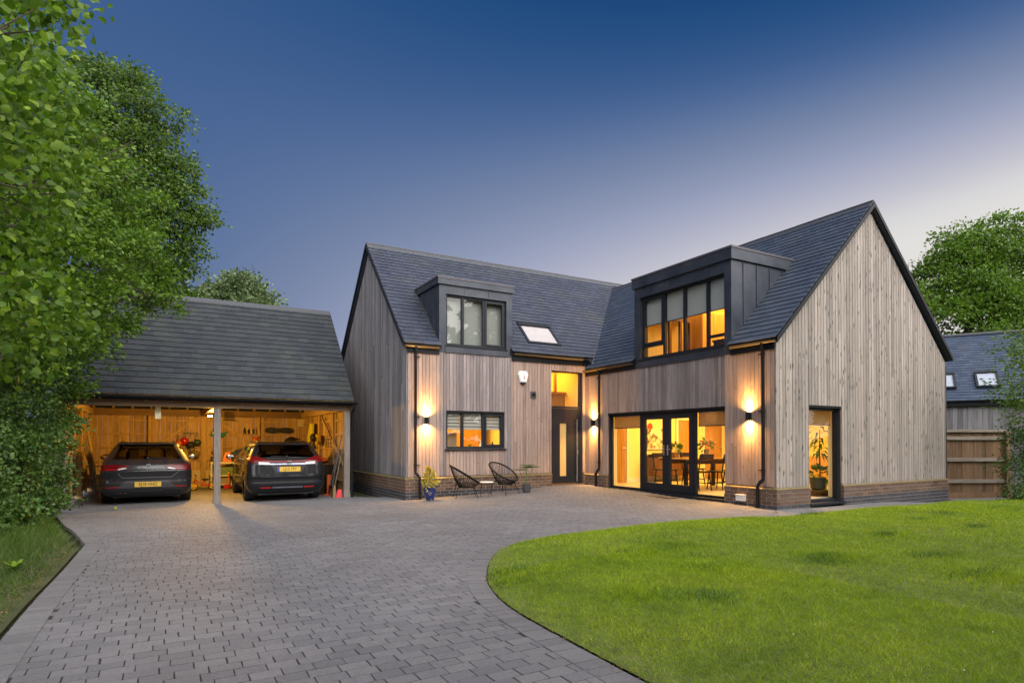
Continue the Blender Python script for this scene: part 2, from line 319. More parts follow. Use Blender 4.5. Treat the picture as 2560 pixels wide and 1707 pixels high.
def field(poly,x0,x1,y0,y1,L,Wd,gap,inset=None):
    cx=[];cy=[];Ls=[]
    for r,y in enumerate(np.arange(y0,y1,Wd+gap)):
        x=x0+(r%2)*.42*L+.03*math.sin(r*.37)+rng.uniform(-.008,.008)
        while x<x1:
            l=L+rng.uniform(-.004,.004); cx.append(x+l/2); cy.append(y); Ls.append(l-gap*rng.uniform(.2,1.3)); x+=l+gap
    cx=np.array(cx);cy=np.array(cy);Ls=np.array(Ls); k=inpoly(poly,cx,cy)
    if inset is not None: k&=inset(cx,cy,Ls)
    return cx[k],cy[k],Ls[k]
def dist_line(P,x,y):
    d=np.full(x.shape,9.)
    for (xa,ya),(xb,yb) in zip(P,P[1:]):
        vx,vy=xb-xa,yb-ya; l=vx*vx+vy*vy+1e-9; t=np.clip(((x-xa)*vx+(y-ya)*vy)/l,0,1); d=np.minimum(d,np.hypot(x-xa-t*vx,y-ya-t*vy))
    return d
def keep_in(x,y,l): return (dist_line(LE,x,y)>.12)&(dist_line(DL,x,y)>.12)&(x+l/2<.03)&(~((y>-.08)&(x+l/2>-5.27)))&(y<8)
mb=MB(); cx,cy,Ls=field(DRIVE,-12.6,.5,-14.2,7.9,.153,.0985,.0042,keep_in); blocks(mb,cx,cy,np.zeros(len(cx)),Ls,.0985,0)
kind(mb.build('driveway',m_paver),'structure')
def course(P,off,L,Wd,mb):
    pts=np.array(P); seg=np.hypot(*np.diff(pts,axis=0).T); s=np.concatenate([[0],np.cumsum(seg)]); t=np.arange(.08,s[-1],Wd+.004)
    x=np.interp(t,s,pts[:,0]); y=np.interp(t,s,pts[:,1]); a=np.arctan2(np.interp(t+.06,s,pts[:,1])-np.interp(t-.06,s,pts[:,1]),np.interp(t+.06,s,pts[:,0])-np.interp(t-.06,s,pts[:,0]))
    blocks(mb,x-np.sin(a)*off,y+np.cos(a)*off,a+math.pi/2,L,Wd,.004)
mb=MB(); course(LE,.09,.168,.0985,mb); course(DL,-.09,.168,.0985,mb); kind(mb.build('driveway_edging',m_paver2),'structure')
mb=MB(); cx,cy,Ls=field(PATH,-1.8,9.8,-7.5,-4.9,.2,.1,.003); blocks(mb,cx,cy,np.zeros(len(cx)),Ls,.1,-.002); kind(mb.build('path',m_pathm),'structure')
# ================================================================ HOUSE
RA0,RAk=3.51,1.016; RB0,RBk=3.175,.98     # eaves height at overhang -.1 and pitch of the two roofs
zA=lambda y:RA0+RAk*(y+.1)
zB=lambda x:RB0+RBk*(x+.1)
YR,XR=3.05,3.19; ZRA,ZRB=zA(YR),zB(XR)
W1,W2=2*YR,2*XR+.2; AX,BY=-5.25,-6.1
HOUSE=thing('house','detached house of weathered vertical timber cladding with two slate gabled wings at a right angle','house',(0,0,0))
class Fr:   # wall frame: u along the wall, n outwards, z up
    def __init__(s,o,u,n): s.o=Vector(o); s.u=Vector(u); s.n=Vector(n)
    def __call__(s,u,n,z): return s.o+s.u*u+s.n*n+Vector((0,0,z))
    def box(s,mb,u0,u1,n0,n1,z0,z1,z0b=None,z1b=None):
        z0b=z0 if z0b is None else z0b; z1b=z1 if z1b is None else z1b
        p=[s(u0,n0,z0),s(u1,n0,z0b),s(u1,n1,z0b),s(u0,n1,z0),s(u0,n0,z1),s(u1,n0,z1b),s(u1,n1,z1b),s(u0,n1,z1)]
        if s.u.cross(s.n).z<0: p=[p[k] for k in (1,0,3,2,5,4,7,6)]
        mb.hexa(p)
F1=Fr((0,0,0),(1,0,0),(0,-1,0)); F2=Fr((0,0,0),(0,1,0),(-1,0,0)); G2=Fr((0,BY,0),(1,0,0),(0,-1,0)); G1=Fr((AX,0,0),(0,1,0),(-1,0,0))
def clad(fr,u0,u1,zb,ztop,opens,pitch,gap,t=.022,alt=None,grey=None):
    mb=MB(); u=u0; i=0; cuts=sorted({c for o in opens for c in o[:2]})
    while u<u1-.004:
        w=pitch if not alt else alt[i%len(alt)]*pitch; i+=1; e=min(u+w,u1)
        for c in cuts:
            if u+.012<c<e-.012: e=c
            elif abs(e-c)<=.012: e=c
        a,b=u+gap/2,e-gap/2; mid=(u+e)/2; off=random.uniform(-.002,.002)
        spans=[(zb,None)]; blk=sorted([o for o in opens if o[0]-.001<=mid<=o[1]+.001],key=lambda o:o[2]); z=zb; sp=[]
        for o in blk:
            if o[2]>z+.02: sp.append((z,o[2]))
            z=max(z,o[3])
        sp.append((z,None))
        for z0,z1 in sp:
            ta,tb=(ztop(a),ztop(b)) if z1 is None else (z1,z1)
            if min(ta,tb)<=z0+.01: continue
            mb.mi=1 if grey and grey(mid,z0,ta) else 0
            L=min(ta,tb)-z0; j=[z0]
            if L>2.2 and random.random()<.5: j.append(z0+L*random.uniform(.25,.75))
            for q,zz in enumerate(j):
                if q+1<len(j): fr.box(mb,a,b,-t,off,zz,j[q+1]-.004)
                else: fr.box(mb,a,b,-t,off,zz,ta,None,tb)
        u=e
    return mb
def core(fr,u0,u1,zb,zt,opens,n0=-.28,n1=-.035):
    mb=MB(); us=sorted({u0,u1,*[c for o in opens for c in o[:2]]})
    for a,b in zip(us,us[1:]):
        z=zb
        for o in sorted([o for o in opens if o[0]<=(a+b)/2<=o[1]],key=lambda o:o[2]):
            if o[2]>z: fr.box(mb,a,b,n0,n1,z,o[2])
            z=max(z,o[3])
        if zt>z: fr.box(mb,a,b,n0,n1,z,zt)
    return mb
WG=(-4.225,-2.585,1.0,1.943); DR=(-1.13,-.09,-.4,3.105); DWA=(-4.235,-2.54,3.555,4.81)
OF2=(-4.871,-.98,-.4,1.925); DWB=(-4.877,-2.27,3.2,4.73); WG2=(1.02,2.12,-.4,1.92)
DA=(-4.42,-2.375); DB=(-5.06,-2.07)
c=clad(F1,AX+.03,-.0,.335,lambda u:3.4,[WG,DR],.092,.008,grey=lambda u,z0,zt:DA[0]-.0<u<DA[1] and zt>2.5); c.build('wall_cladding',[m_cladf,m_cladgrey],HOUSE)
c=clad(F2,BY+.03,-.0,.30,lambda u:3.1,[OF2],.090,.008,grey=lambda u,z0,zt:-4.88<u<-2.2); c.build('wall_cladding',[m_cladf,m_cladgrey],HOUSE)
c=clad(G2,0.0,W2-.2,.285,lambda u:min(zB(u),zB(2*XR-u))-.16,[WG2],.100,.0125,alt=(1.,1.03,.97)); c.build('wall_cladding',[m_cladg],HOUSE)
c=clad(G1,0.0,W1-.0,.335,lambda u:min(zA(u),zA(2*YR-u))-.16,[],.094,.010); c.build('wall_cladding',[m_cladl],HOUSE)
m_core=plain('wall_core',(.03,.028,.026),.9)
for fr,u0,u1,zt,op in ((F1,AX+.04,-.0,3.45,[WG,DR]),(F2,BY+.04,.0,3.1,[OF2]),(G2,.04,W2-.24,3.1,[WG2]),(G1,.04,W1-.04,3.3,[])):
    cz=core(fr,u0,u1,-.5,zt,op)
    if fr is G2: cz.prism([G2(.04,-.04,3.08),G2(W2-.24,-.04,3.08),G2(XR,-.04,ZRB-.22)],(0,.2,0))
    if fr is G1: cz.prism([G1(.04,-.04,3.2),G1(W1-.04,-.04,3.2),G1(YR,-.04,ZRA-.22)],(.2,0,0))
    cz.build('wall',m_core,HOUSE)
cz=MB(); cz.box(AX+.04,6.6,W1-.3,W1-.04,-.5,3.3); cz.build('rear_wall',m_core,HOUSE)
cz=MB(); cz.box(6.35,6.54,BY+.05,W1-.04,-.5,3.05); cz.build('side_wall',m_core,HOUSE)
# reveals: boards lining the openings
mb=MB()
for fr,(a,b,z0,z1) in ((F1,WG),(F1,DR),(F2,OF2),(G2,WG2)):
    z0=max(z0,.32) if z0<0 else z0
    mb=MB(); fr.box(mb,b+.0005,b+.012,-.13,-.024,z0,z1); mb.build('reveal_board',m_cladf,HOUSE); mb=MB(); fr.box(mb,a-.012,a-.0005,-.13,-.024,z0,z1); mb.build('reveal_board',m_cladf,HOUSE)
for fr,(a,b,z0,z1) in ((F1,WG),(F2,OF2),(G2,WG2)): mb=MB(); fr.box(mb,a,b,-.13,-.012,z1-.045,z1); mb.build('opening_lintel',m_black,HOUSE)
# plastered inner reveals
for fr,(a,b,z0,z1) in ((F1,WG),(F1,DR),(F2,OF2),(G2,WG2)):
    z0=max(z0,-.0)
    for x0,x1 in ((a-.012,a-.0006),(b+.0006,b+.012)):
        mb=MB(); fr.box(mb,x0+(.012 if x0<a else -.012),x1+(.012 if x0<a else -.012),-.30,-.185,z0,z1); mb.build('inner_reveal',m_plaster,HOUSE)
    mb=MB(); fr.box(mb,a,b,-.30,-.185,z1-.012,z1-.0006); mb.build('inner_reveal',m_plaster,HOUSE)
# ---- brick plinth
def plinth(fr,u0,u1,n1,rows=5,zt=.30,blue=0.085,e0=False,e1=False):
    bk=MB(); bb=MB(); mo=MB(); cp=MB(); H=.075; u0+=.002; fr.box(mo,u0+.012,u1-.012,n1-.14,n1-.006,-.5,zt-.006); r=0; z=zt-H
    while z>-.42:
        u=u0-(0.1125 if r%2 else 0)
        while u<u1-.02:
            a=max(u,u0)+.004; b=min(u+.215,u1-.004)
            if b-a>.03: fr.box(bb if z+.04<blue else bk,a,b,n1-.1,n1+random.uniform(-.0015,.0015),z+.005,z+.0705)
            u+=.225
        z-=H; r+=1
    u=u0
    while u<u1-.02:   # sloping squint course on top
        a=u+.004; b=min(u+.221,u1)-.0
        p=[fr(a,n1-.1,zt+.002),fr(b,n1-.1,zt+.002),fr(b,n1+.006,zt+.002),fr(a,n1+.006,zt+.002),fr(a,n1-.1,zt+.055),fr(b,n1-.1,zt+.055),fr(b,n1-.004,zt+.016),fr(a,n1-.004,zt+.016)]
        if fr.u.cross(fr.n).z<0: p=[p[k] for k in (1,0,3,2,5,4,7,6)]
        cp.hexa(p); u+=.225
    bk.build('brick_plinth',m_brick,HOUSE); cp.build('plinth_coping',m_cope,HOUSE); mo.build('plinth_mortar',m_mortar,HOUSE)
    if bb.f: bb.build('blue_brick_course',m_bluebrick,HOUSE)
P=.035
plinth(F1,AX-P,DR[0],P,zt=.285,blue=.0); plinth(F1,DR[1],0,P,zt=.285,blue=-.2)
plinth(F2,OF2[1],-P,P,zt=.265,blue=-.25); plinth(F2,BY-P,OF2[0],P,zt=.25,blue=-.02)
plinth(G2,0-P,WG2[0],P,zt=.25,blue=-.02); plinth(G2,WG2[1],W2-.16,P,zt=.25,blue=.02); plinth(G1,-P,W1,P,zt=.285,blue=.0)
# ---- slate roofs
def slates(o,u,v,wid,spans,L,ex=.195,w=.26,th=.007,seed=1):
    """o eaves origin, u along eaves, v up the slope; spans(v)-> list of (u0,u1)"""
    rg=random.Random(seed); mb=MB(); o=Vector(o); u=Vector(u).normalized(); v=Vector(v).normalized(); n=u.cross(v); n=n if n.z>0 else -n
    r=0; s=-.02
    while s<L-.03:
        s2=min(s+ex+.09,L)
        for a0,a1 in spans(s+ex/2):
            x=a0-(w/2 if r%2 else 0)+rg.uniform(-.01,.01)
            while x<a1-.01:
                a=max(x+.0025,a0); b=min(x+w-.0025,a1); jz=rg.uniform(0,.0025); js=rg.uniform(-.004,.004)
                if b-a>.02:
                    lo=n*(.023+jz); hi=n*.003; t=n*th
                    q=[o+u*a+v*(s+js)+lo,o+u*b+v*(s+js)+lo,o+u*b+v*s2+hi,o+u*a+v*s2+hi]
                    if (u.cross(v)).dot(n)<0: q=[q[1],q[0],q[3],q[2]]
                    mb.hexa([*q,*[p+t for p in q]])
                x+=w
        s+=ex; r+=1
    return mb
def clip(mb,co,no):   # keep the side no points away from
    me=D.meshes.new('c'); me.from_pydata(mb.v,[],mb.f); bm=bmesh.new(); bm.from_mesh(me)
    bmesh.ops.bisect_plane(bm,geom=bm.verts[:]+bm.edges[:]+bm.faces[:],plane_co=co,plane_no=no,clear_outer=True)
    mb2=MB(); bm.verts.index_update(); mb2.v=[tuple(q.co) for q in bm.verts]; mb2.f=[tuple(q.index for q in f.verts) for f in bm.faces]; mb2.m=[0]*len(mb2.f); bm.free(); D.meshes.remove(me); return mb2
nA=Vector((0,-RAk,1)).normalized(); nB=Vector((-RBk,0,1)).normalized()
LA=(YR+.1)*math.hypot(1,RAk); LB=(XR+.1)*math.hypot(1,RBk); vA=Vector((0,1,RAk)).normalized(); vB=Vector((1,0,RBk)).normalized()
dA=(5.22-RA0)/vA.z; dB=(5.25-RB0)/vB.z; SKY=(-2.02,-1.02,.75,1.72)   # roof window A, slope units
u0A=AX-.09
def spA(s):
    sp=[(0,7-u0A)]
    def cut(sp,a,b): return [q for x,y in sp for q in ((x,min(y,a)),(max(x,b),y)) if q[1]-q[0]>.01]
    if s<dA: sp=cut(sp,DA[0]+.03-u0A,DA[1]-.03-u0A)
    if .40<s<1.33: sp=cut(sp,-1.76-u0A,-.68-u0A)
    return sp
# valley plane: zA(y)-zB(x)=0
vno=Vector((-RBk,RAk,0)); vco=Vector((0,(zB(0)-RA0)/RAk-.1,0))
a=slates((u0A,-.1,RA0),(1,0,0),vA,9,spA,LA,ex=.158,w=.25,seed=3); a=clip(a,vco,Vector((RBk,-RAk,0)))
b1=MB(); a.build('roof_slates',m_slate,HOUSE)
def spB(s):
    sp=[(0,-BY+.09+YR+.3)]
    if s<dB: sp=[(0,-BY+.09+DB[0]+.03),(-BY+.09+DB[1]-.03,sp[0][1])]
    return sp
b=slates((-.1,BY-.09,RB0),(0,1,0),vB,9,spB,LB,ex=.158,w=.25,seed=5)
lo=MB();hi=MB()
for i in range(0,len(b.v),8):
    blk=b.v[i:i+8]; t=hi if max(p[1] for p in blk)>-.02 else lo; o=len(t.v); t.v+=blk; k=i//8*6; t.f+=[tuple(o+q-i for q in f) for f in b.f[k:k+6]]; t.m+=[0]*6
hi=clip(hi,vco,-Vector((RBk,-RAk,0))); o=len(lo.v); lo.v+=hi.v; lo.f+=[tuple(o+q for q in f) for f in hi.f]; lo.m+=hi.m
lo.build('roof_slates',m_slateb,HOUSE)
# decking under the slates, rear slopes, ridges, verges
t=.10
def dkp(*a):
    m=MB(); m.prism(*a); m.build('roof_deck',m_black,HOUSE)
def deckA(x0,x1,y0,y1): dkp([(x0,y0,zA(y0)-.004),(x1,y0,zA(y0)-.004),(x1,y1,zA(y1)-.004),(x0,y1,zA(y1)-.004)],(0,0,-t))
def deckB(y0,y1,x0,x1): dkp([(x0,y0,zB(x0)-.004),(x0,y1,zB(x0)-.004),(x1,y1,zB(x1)-.004),(x1,y0,zB(x1)-.004)],(0,0,-t))
ya=(5.22-RA0)/RAk-.1; xb=(5.25-RB0)/RBk-.1
deckA(AX-.06,DA[0]+.05,-.06,YR); deckA(DA[0]+.05,DA[1]-.05,ya,YR); deckA(DA[1]-.05,0,-.06,YR)
dkp([(0,vco.y,zA(vco.y)-.004),(0,YR,ZRA-.004),(XR,YR,ZRA-.004),(XR,(ZRB-RA0)/RAk-.1,ZRB-.004)],(0,0,-t))
deckB(BY-.06,DB[0]+.05,-.06,XR); deckB(DB[0]+.05,DB[1]-.05,xb,XR); deckB(DB[1]-.05,vco.y-.02,-.06,XR)
dkp([(-.06,vco.y-.02,zB(-.06)-.004),(0,vco.y,zB(0)-.004),(XR,(ZRB-RA0)/RAk-.1,ZRB-.004),(XR,vco.y-.02,ZRB-.004)],(0,0,-t))
def rrp(*a):
    m=MB(); m.prism(*a); m.build('rear_roof',m_slate,HOUSE)
rrp([(AX-.09,YR,ZRA),(AX-.09,W1+.1,RA0),(7,W1+.1,RA0),(7,YR,ZRA)],(0,0,-.1)); rrp([(XR,BY-.09,ZRB),(W2-.06,BY-.09,RB0+.08),(W2-.06,1.2,RB0+.08),(XR,1.2,ZRB)],(0,0,-.1)); rrp([(3.19,YR,ZRA),(7,YR,ZRA),(7,0.4,zA(.4)),(6.5,.4,zA(.4))],(0,0,-.05))
def ridge(p,q,step=.45):
    rd=MB(); p=Vector(p);q=Vector(q);L=(q-p).length;d=(q-p)/L; s=Vector((-d.y,d.x,0)); n=int(L/step)
    for i in range(n):
        a=p+d*(L*i/n+.002); b=p+d*(L*(i+1)/n-.002); j=Vector((0,0,random.uniform(-.003,.004)))
        for sg in (1,-1):
            e=[a,b,b+s*sg*.13+Vector((0,0,-.125)),a+s*sg*.13+Vector((0,0,-.125))]
            if sg<0: e=e[::-1]
            rd.prism([x+j+Vector((0,0,.022)) for x in e],(0,0,.02))
        rd.tube([a+j+Vector((0,0,.035)),b+j+Vector((0,0,.035))],.028,8)
    rd.build('ridge_tiles',m_ridge,HOUSE)
ridge((AX-.09,YR,ZRA),(7,YR,ZRA)); ridge((XR,BY-.09,ZRB),(XR,(ZRB-RA0)/RAk-.1,ZRB))
def verge(p,q,th=.11,w=.03):
    p=Vector(p);q=Vector(q); d=(q-p); n=Vector((0,0,1))
    side=Vector((-1,0,0)) if abs(d.x)<.01 else Vector((0,-1,0))
    vg=MB(); vg.prism([p,q,q-n*th,p-n*th],side*w); vg.build('verge_trim',m_black,HOUSE)
verge((AX-.085,-.1,RA0+.005),(AX-.085,YR,ZRA+.005)); verge((AX-.085,YR,ZRA+.005),(AX-.085,W1+.1,RA0+.005))
verge((-.1,BY-.085,RB0+.005),(XR,BY-.085,ZRB+.005)); verge((XR,BY-.085,ZRB+.005),(W2-.06,BY-.085,RB0+.08),.10)
vl=MB(); p0=Vector((-.02,vco.y-.02,zB(0)+.012)); p1=Vector((XR,(ZRB-RA0)/RAk-.1,ZRB+.012)); vl.bar(p0,p1,.05,.02); vl.build('valley_strip',m_zinctop,HOUSE)
# ---- fascias, gutters, downpipes
def fab(fr,*a):
    m=MB(); fr.box(m,*a); m.build('fascia_board',m_black,HOUSE)
fab(F1,AX+.02,DA[0]+.0,-.03,.03,3.30,3.46); fab(F1,DA[1]-.0,-.03,-.03,.03,3.285,3.46); fab(F2,DB[1]-.02,-.03,-.03,.03,2.99,3.13); fab(F2,BY+.02,DB[0]+.02,-.03,.03,2.97,3.13)
m_gut=plain('gutter_zinc',(.10,.085,.06),.35,.5,var=.2)
def gutter(fr,a,b,z,n=.075):
    gu=MB(); K=8; r=.055; rows=[]
    for u in (a,b): rows.append([fr(u,n+r*math.cos(math.pi*k/K),z-r*math.sin(math.pi*k/K)) for k in range(K+1)])
    gu.grid(rows); rows2=[[fr(u,n+(r-.004)*math.cos(math.pi*k/K),z-(r-.004)*math.sin(math.pi*k/K)) for k in range(K+1)] for u in (a,b)]; gu.grid(rows2)
    for u in (a,b): gu.poly([fr(u,n+r*math.cos(math.pi*k/K),z-r*math.sin(math.pi*k/K)) for k in range(K+1)])
    gu.build('gutter',m_gut,HOUSE)
gutter(F1,AX-.06,DA[0]-.02,3.475); gutter(F1,DA[1]+.02,.0,3.475); gutter(F2,DB[1]+.02,-.06,3.145); gutter(F2,BY-.05,DB[0]-.02,3.145)
def downpipe(fr,u,zt,zb,shoe):
    mb=MB(); mb.smooth=True; n=.055
    mb.tube([fr(u,.085,zt+.12),fr(u,.085,zt+.02),fr(u,n,zt-.08),fr(u,n,.52),fr(u,n+.01,.44),fr(u+shoe*.6,n+.04,.38),fr(u+shoe,n+.055,.30),fr(u+shoe,n+.055,zb)],.034,10)
    for z in (zt-.15,1.78,.62): mb.tube([fr(u,n,z-.03),fr(u,n,z+.03)],.040,10); fr.box(mb,u+(.034 if shoe>0 else -.12),u+(.12 if shoe>0 else -.034),.008,n-.0,z-.008,z+.008)
    return mb.build('downpipe',m_pipe,HOUSE)
downpipe(F1,-5.04,3.36,-.22,.09); downpipe(F2,-.69,3.05,-.08,.08); downpipe(F2,-5.85,3.05,-.16,.09)
# ---- dormers
def dormer(fr,a,b,zb,zt,capz,win,back,wz):
    """zinc box; back = depth where its roof meets the slope"""
    mb=MB(); w0,w1,v0,v1=win; fd=-.02
    fr.box(mb,a,w0,-.25,.012,zb,zt); fr.box(mb,w1,b,-.25,.012,zb,zt); fr.box(mb,w0,w1,-.25,.012,v1,zt); fr.box(mb,w0,w1,-.25,.012,zb,v0)
    for x0,x1 in ((a,a+.09),(b-.09,b)):   # cheeks
        mb.prism([fr(x0,-.25,zb),fr(x0,-.25,zt),fr(x0,-back,zt),fr(x0,-back,zt-.35)],fr.u*(x1-x0))
    mb.prism([fr(a+.09,-.25,zt),fr(b-.09,-.25,zt),fr(b-.09,-back,zt),fr(a+.09,-back,zt)],(0,0,-.06))
    sm=mb; k=int((b-a)/.55)
    for i in range(1,k): u=a+(b-a)*i/k; fr.box(sm,u-.005,u+.005,.011,.022,v1+.03,zt-.01)
    for x,s in ((a,-1),(b,1)):
        q=.35
        while q<back-.1:
            z0=(zA(q) if fr is F1 else zB(q)); fr.box(sm,x-.001 if s>0 else x-.016,x+.016 if s>0 else x+.001,-q-.006,-q+.006,z0,zt); q+=.42
    d=mb.build('dormer',m_zinc,HOUSE)
    cp=MB(); o=.05; fr.box(cp,a-o,b+o,-back,.012+o,zt+.002,capz-.045); cp.build('dormer_fascia',m_zinc,d)
    tp=MB(); fr.box(tp,a-o-.012,b+o+.012,-back,.024+o,capz-.043,capz); tp.build('dormer_cap',m_zinctop,d)
    ap=MB(); fr.box(ap,w0-.03,w1+.03,.012,.03,zb+.0,v0-.03); ap.build('dormer_apron',m_zinc,d)
    si=MB(); fr.box(si,w0-.02,w1+.02,-.06,.055,v0-.028,v0-.002); si.build('sill',m_frame,d)
    return d
DOA=dormer(F1,*DA,3.37,5.03,5.22,DWA,ya+.05,1); DOB=dormer(F2,*DB,3.0,4.98,5.25,DWB,xb+.05,1)
def rect(mb,fr,a,b,z0,z1,w,n0,n1):
    fr.box(mb,a,b,n0,n1,z1-w,z1); fr.box(mb,a,b,n0,n1,z0,z0+w); fr.box(mb,a,a+w,n0,n1,z0+w,z1-w); fr.box(mb,b-w,b,n0,n1,z0+w,z1-w)
def window(fr,win,muls,n,cas=(),trans=(),gl=None,fw=.055,name='window'):
    """frame with mullions at muls; cas = lights with an opening casement; trans = (light, z)"""
    a,b,z0,z1=win; mb=MB(); rect(mb,fr,a,b,z0,z1,fw,n-.07,n)
    for u in muls: fr.box(mb,u-.032,u+.032,n-.07,n+.001,z0+fw,z1-fw)
    ed=[a+fw]+[x for u in muls for x in (u-.032,u+.032)]+[b-fw]; lights=[(ed[i],ed[i+1]) for i in range(0,len(ed),2)]
    for i,z in trans: fr.box(mb,lights[i][0],lights[i][1],n-.07,n+.001,z-.03,z+.03)
    for i in cas:
        l=lights[i]; zz=z0+fw
        for q,z in trans:
            if q==i: zz=z+.03
        rect(mb,fr,l[0]-.004,l[1]+.004,zz,z1-fw+.004,.05,n-.05,n+.014)
    o=mb.build(name,m_frame,HOUSE)
    for l in lights:
        g_=MB(); g_.poly([fr(l[0]-.01,n-.035,z0+.03),fr(l[1]+.01,n-.035,z0+.03),fr(l[1]+.01,n-.035,z1-.03),fr(l[0]-.01,n-.035,z1-.03)][::1 if fr.u.cross(fr.n).z<0 else -1]); g_.build('pane',gl or m_glass,o)
    return o,lights
WIN_A,_=window(F1,DWA,(-3.755,-3.165),-.05,cas=(2,),gl=m_glassb)
WIN_G,_=window(F1,WG,(-3.765,-3.175),-.05,cas=(2,))
mb=MB(); F1.box(mb,WG[0]-.04,WG[1]+.04,-.12,.05,.968,.997); mb.build('sill',m_frame,WIN_G)
WIN_B,_=window(F2,DWB,(-4.347,-3.664,-3.02),-.07,cas=(3,),trans=((0,3.46),(3,3.52)))
WIN_2,_=window(G2,(1.02,2.12,-.06,1.885),(),-.11)
mb=MB(); G2.box(mb,1.0,2.18,-.12,.06,-.105,-.062); mb.build('sill',m_frame,WIN_2)
# ---- french doors with side lights
SN=-.10; z0d,z1d=-.035,1.885
sl=MB(); rect(sl,F2,OF2[0],OF2[1],z0d,z1d,.05,SN-.07,SN)
mu=(-3.93,-2.17); 
for u in mu: F2.box(sl,u-.035,u+.035,SN-.07,SN+.001,z0d+.05,z1d-.05)
SL=sl.build('window',m_frame,HOUSE)
for a_,b_ in ((OF2[0]+.04,mu[0]-.03),(mu[1]+.03,OF2[1]-.04)):
    q=MB(); q.poly([F2(a_,SN-.035,z0d+.03),F2(b_,SN-.035,z0d+.03),F2(b_,SN-.035,z1d-.03),F2(a_,SN-.035,z1d-.03)]); q.build('pane',m_glass,SL)
for (a_,b_,hs) in ((mu[0]+.036,-3.051,1),(-3.049,mu[1]-.036,-1)):
    q=MB(); rect(q,F2,a_,b_,z0d+.052,z1d-.052,.115,SN-.06,SN+.012); F2.box(q,a_+.115,b_-.115,SN-.06,SN+.011,z0d+.167,z0d+.215); fd=q.build('french_door',m_frame,HOUSE)
    q=MB(); q.poly([F2(a_+.1,SN-.03,z0d+.12),F2(b_-.1,SN-.03,z0d+.12),F2(b_-.1,SN-.03,z1d-.15),F2(a_+.1,SN-.03,z1d-.15)]); q.build('pane',m_glass,fd)
    q=MB(); e=b_ if hs>0 else a_; hu=e-hs*.06; F2.box(q,hu-.016,hu+.016,SN+.013,SN+.022,.86,1.10); q.tube([F2(hu,SN+.02,1.0),F2(hu,SN+.06,1.0),F2(hu-hs*.12,SN+.062,1.0)],.009,8); q.build('handle',m_steel,fd)
    q=MB(); e=a_ if hs>0 else b_
    for z in (.12,.95,1.72): q=MB(); q.tube([F2(e+hs*.012,SN+.022,z-.05),F2(e+hs*.012,SN+.022,z+.05)],.013,8); q.build('hinge',m_frame,fd)
q=MB(); F2.box(q,OF2[0]+.002,OF2[1]-.002,-.18,.03,-.085,-.04); q.build('threshold',m_frame,HOUSE)
q=MB(); F2.box(q,OF2[0],OF2[1],-.2,.0,-.5,-.09); q.build('threshold_base',m_brick,HOUSE)
# ---- front door and fanlight
fr_=MB(); dn=-.09
F1.box(fr_,DR[0],DR[0]+.03,dn-.08,dn,.0,3.10); F1.box(fr_,DR[1]-.045,DR[1],dn-.08,dn,0,3.10); F1.box(fr_,DR[0]+.03,DR[1]-.045,dn-.08,dn,2.10,2.15); F1.box(fr_,DR[0]+.03,DR[1]-.045,dn-.08,dn,3.075,3.10)
FRM=fr_.build('fanlight_window',m_frame,HOUSE)
q=MB(); q.poly([F1(DR[0]+.02,dn-.04,2.14),F1(DR[1]-.03,dn-.04,2.14),F1(DR[1]-.03,dn-.04,3.09),F1(DR[0]+.02,dn-.04,3.09)]); q.build('pane',m_glass,FRM)
q=MB(); a_,b_=DR[0]+.032,DR[1]-.047
for x0,x1,zz0,zz1 in ((a_,-.79,.03,2.09),(-.57,b_,.03,2.09),(-.79,-.57,.03,.23),(-.79,-.57,1.68,2.09)): F1.box(q,x0,x1,dn-.07,dn-.012,zz0,zz1)
for z in (.2,.55,.9,1.25,1.6,1.95): F1.box(q,-.565,b_-.01,dn-.013,dn-.009,z,z+.004)
DOOR=q.build('front_door',m_frame,HOUSE)
q=MB(); F1.box(q,-.79,-.57,dn-.05,dn-.03,.23,1.68); m_fr=emit('frosted_glass_glow',(.50,.34,.13),.22); q.build('door_glass',m_fr,DOOR)  # hall light behind the frosted strip put in as emission
q=MB(); q.tube([F1(-.255,dn+.05,.08),F1(-.255,dn+.05,1.80)],.014,10)
for z in (.2,1.68): q.tube([F1(-.255,dn-.012,z),F1(-.255,dn+.05,z)],.009,8)
F1.box(q,-.215,-.19,dn-.012,dn+.006,.84,.93); q.build('handle',m_steel,DOOR)
q=MB(); F1.box(q,DR[0]-.02,DR[1]+.01,-.2,.05,-.3,.0); F1.box(q,DR[0]-.02,DR[1]+.01,-.02,.055,.001,.012); q.build('door_sill',m_steel,HOUSE)
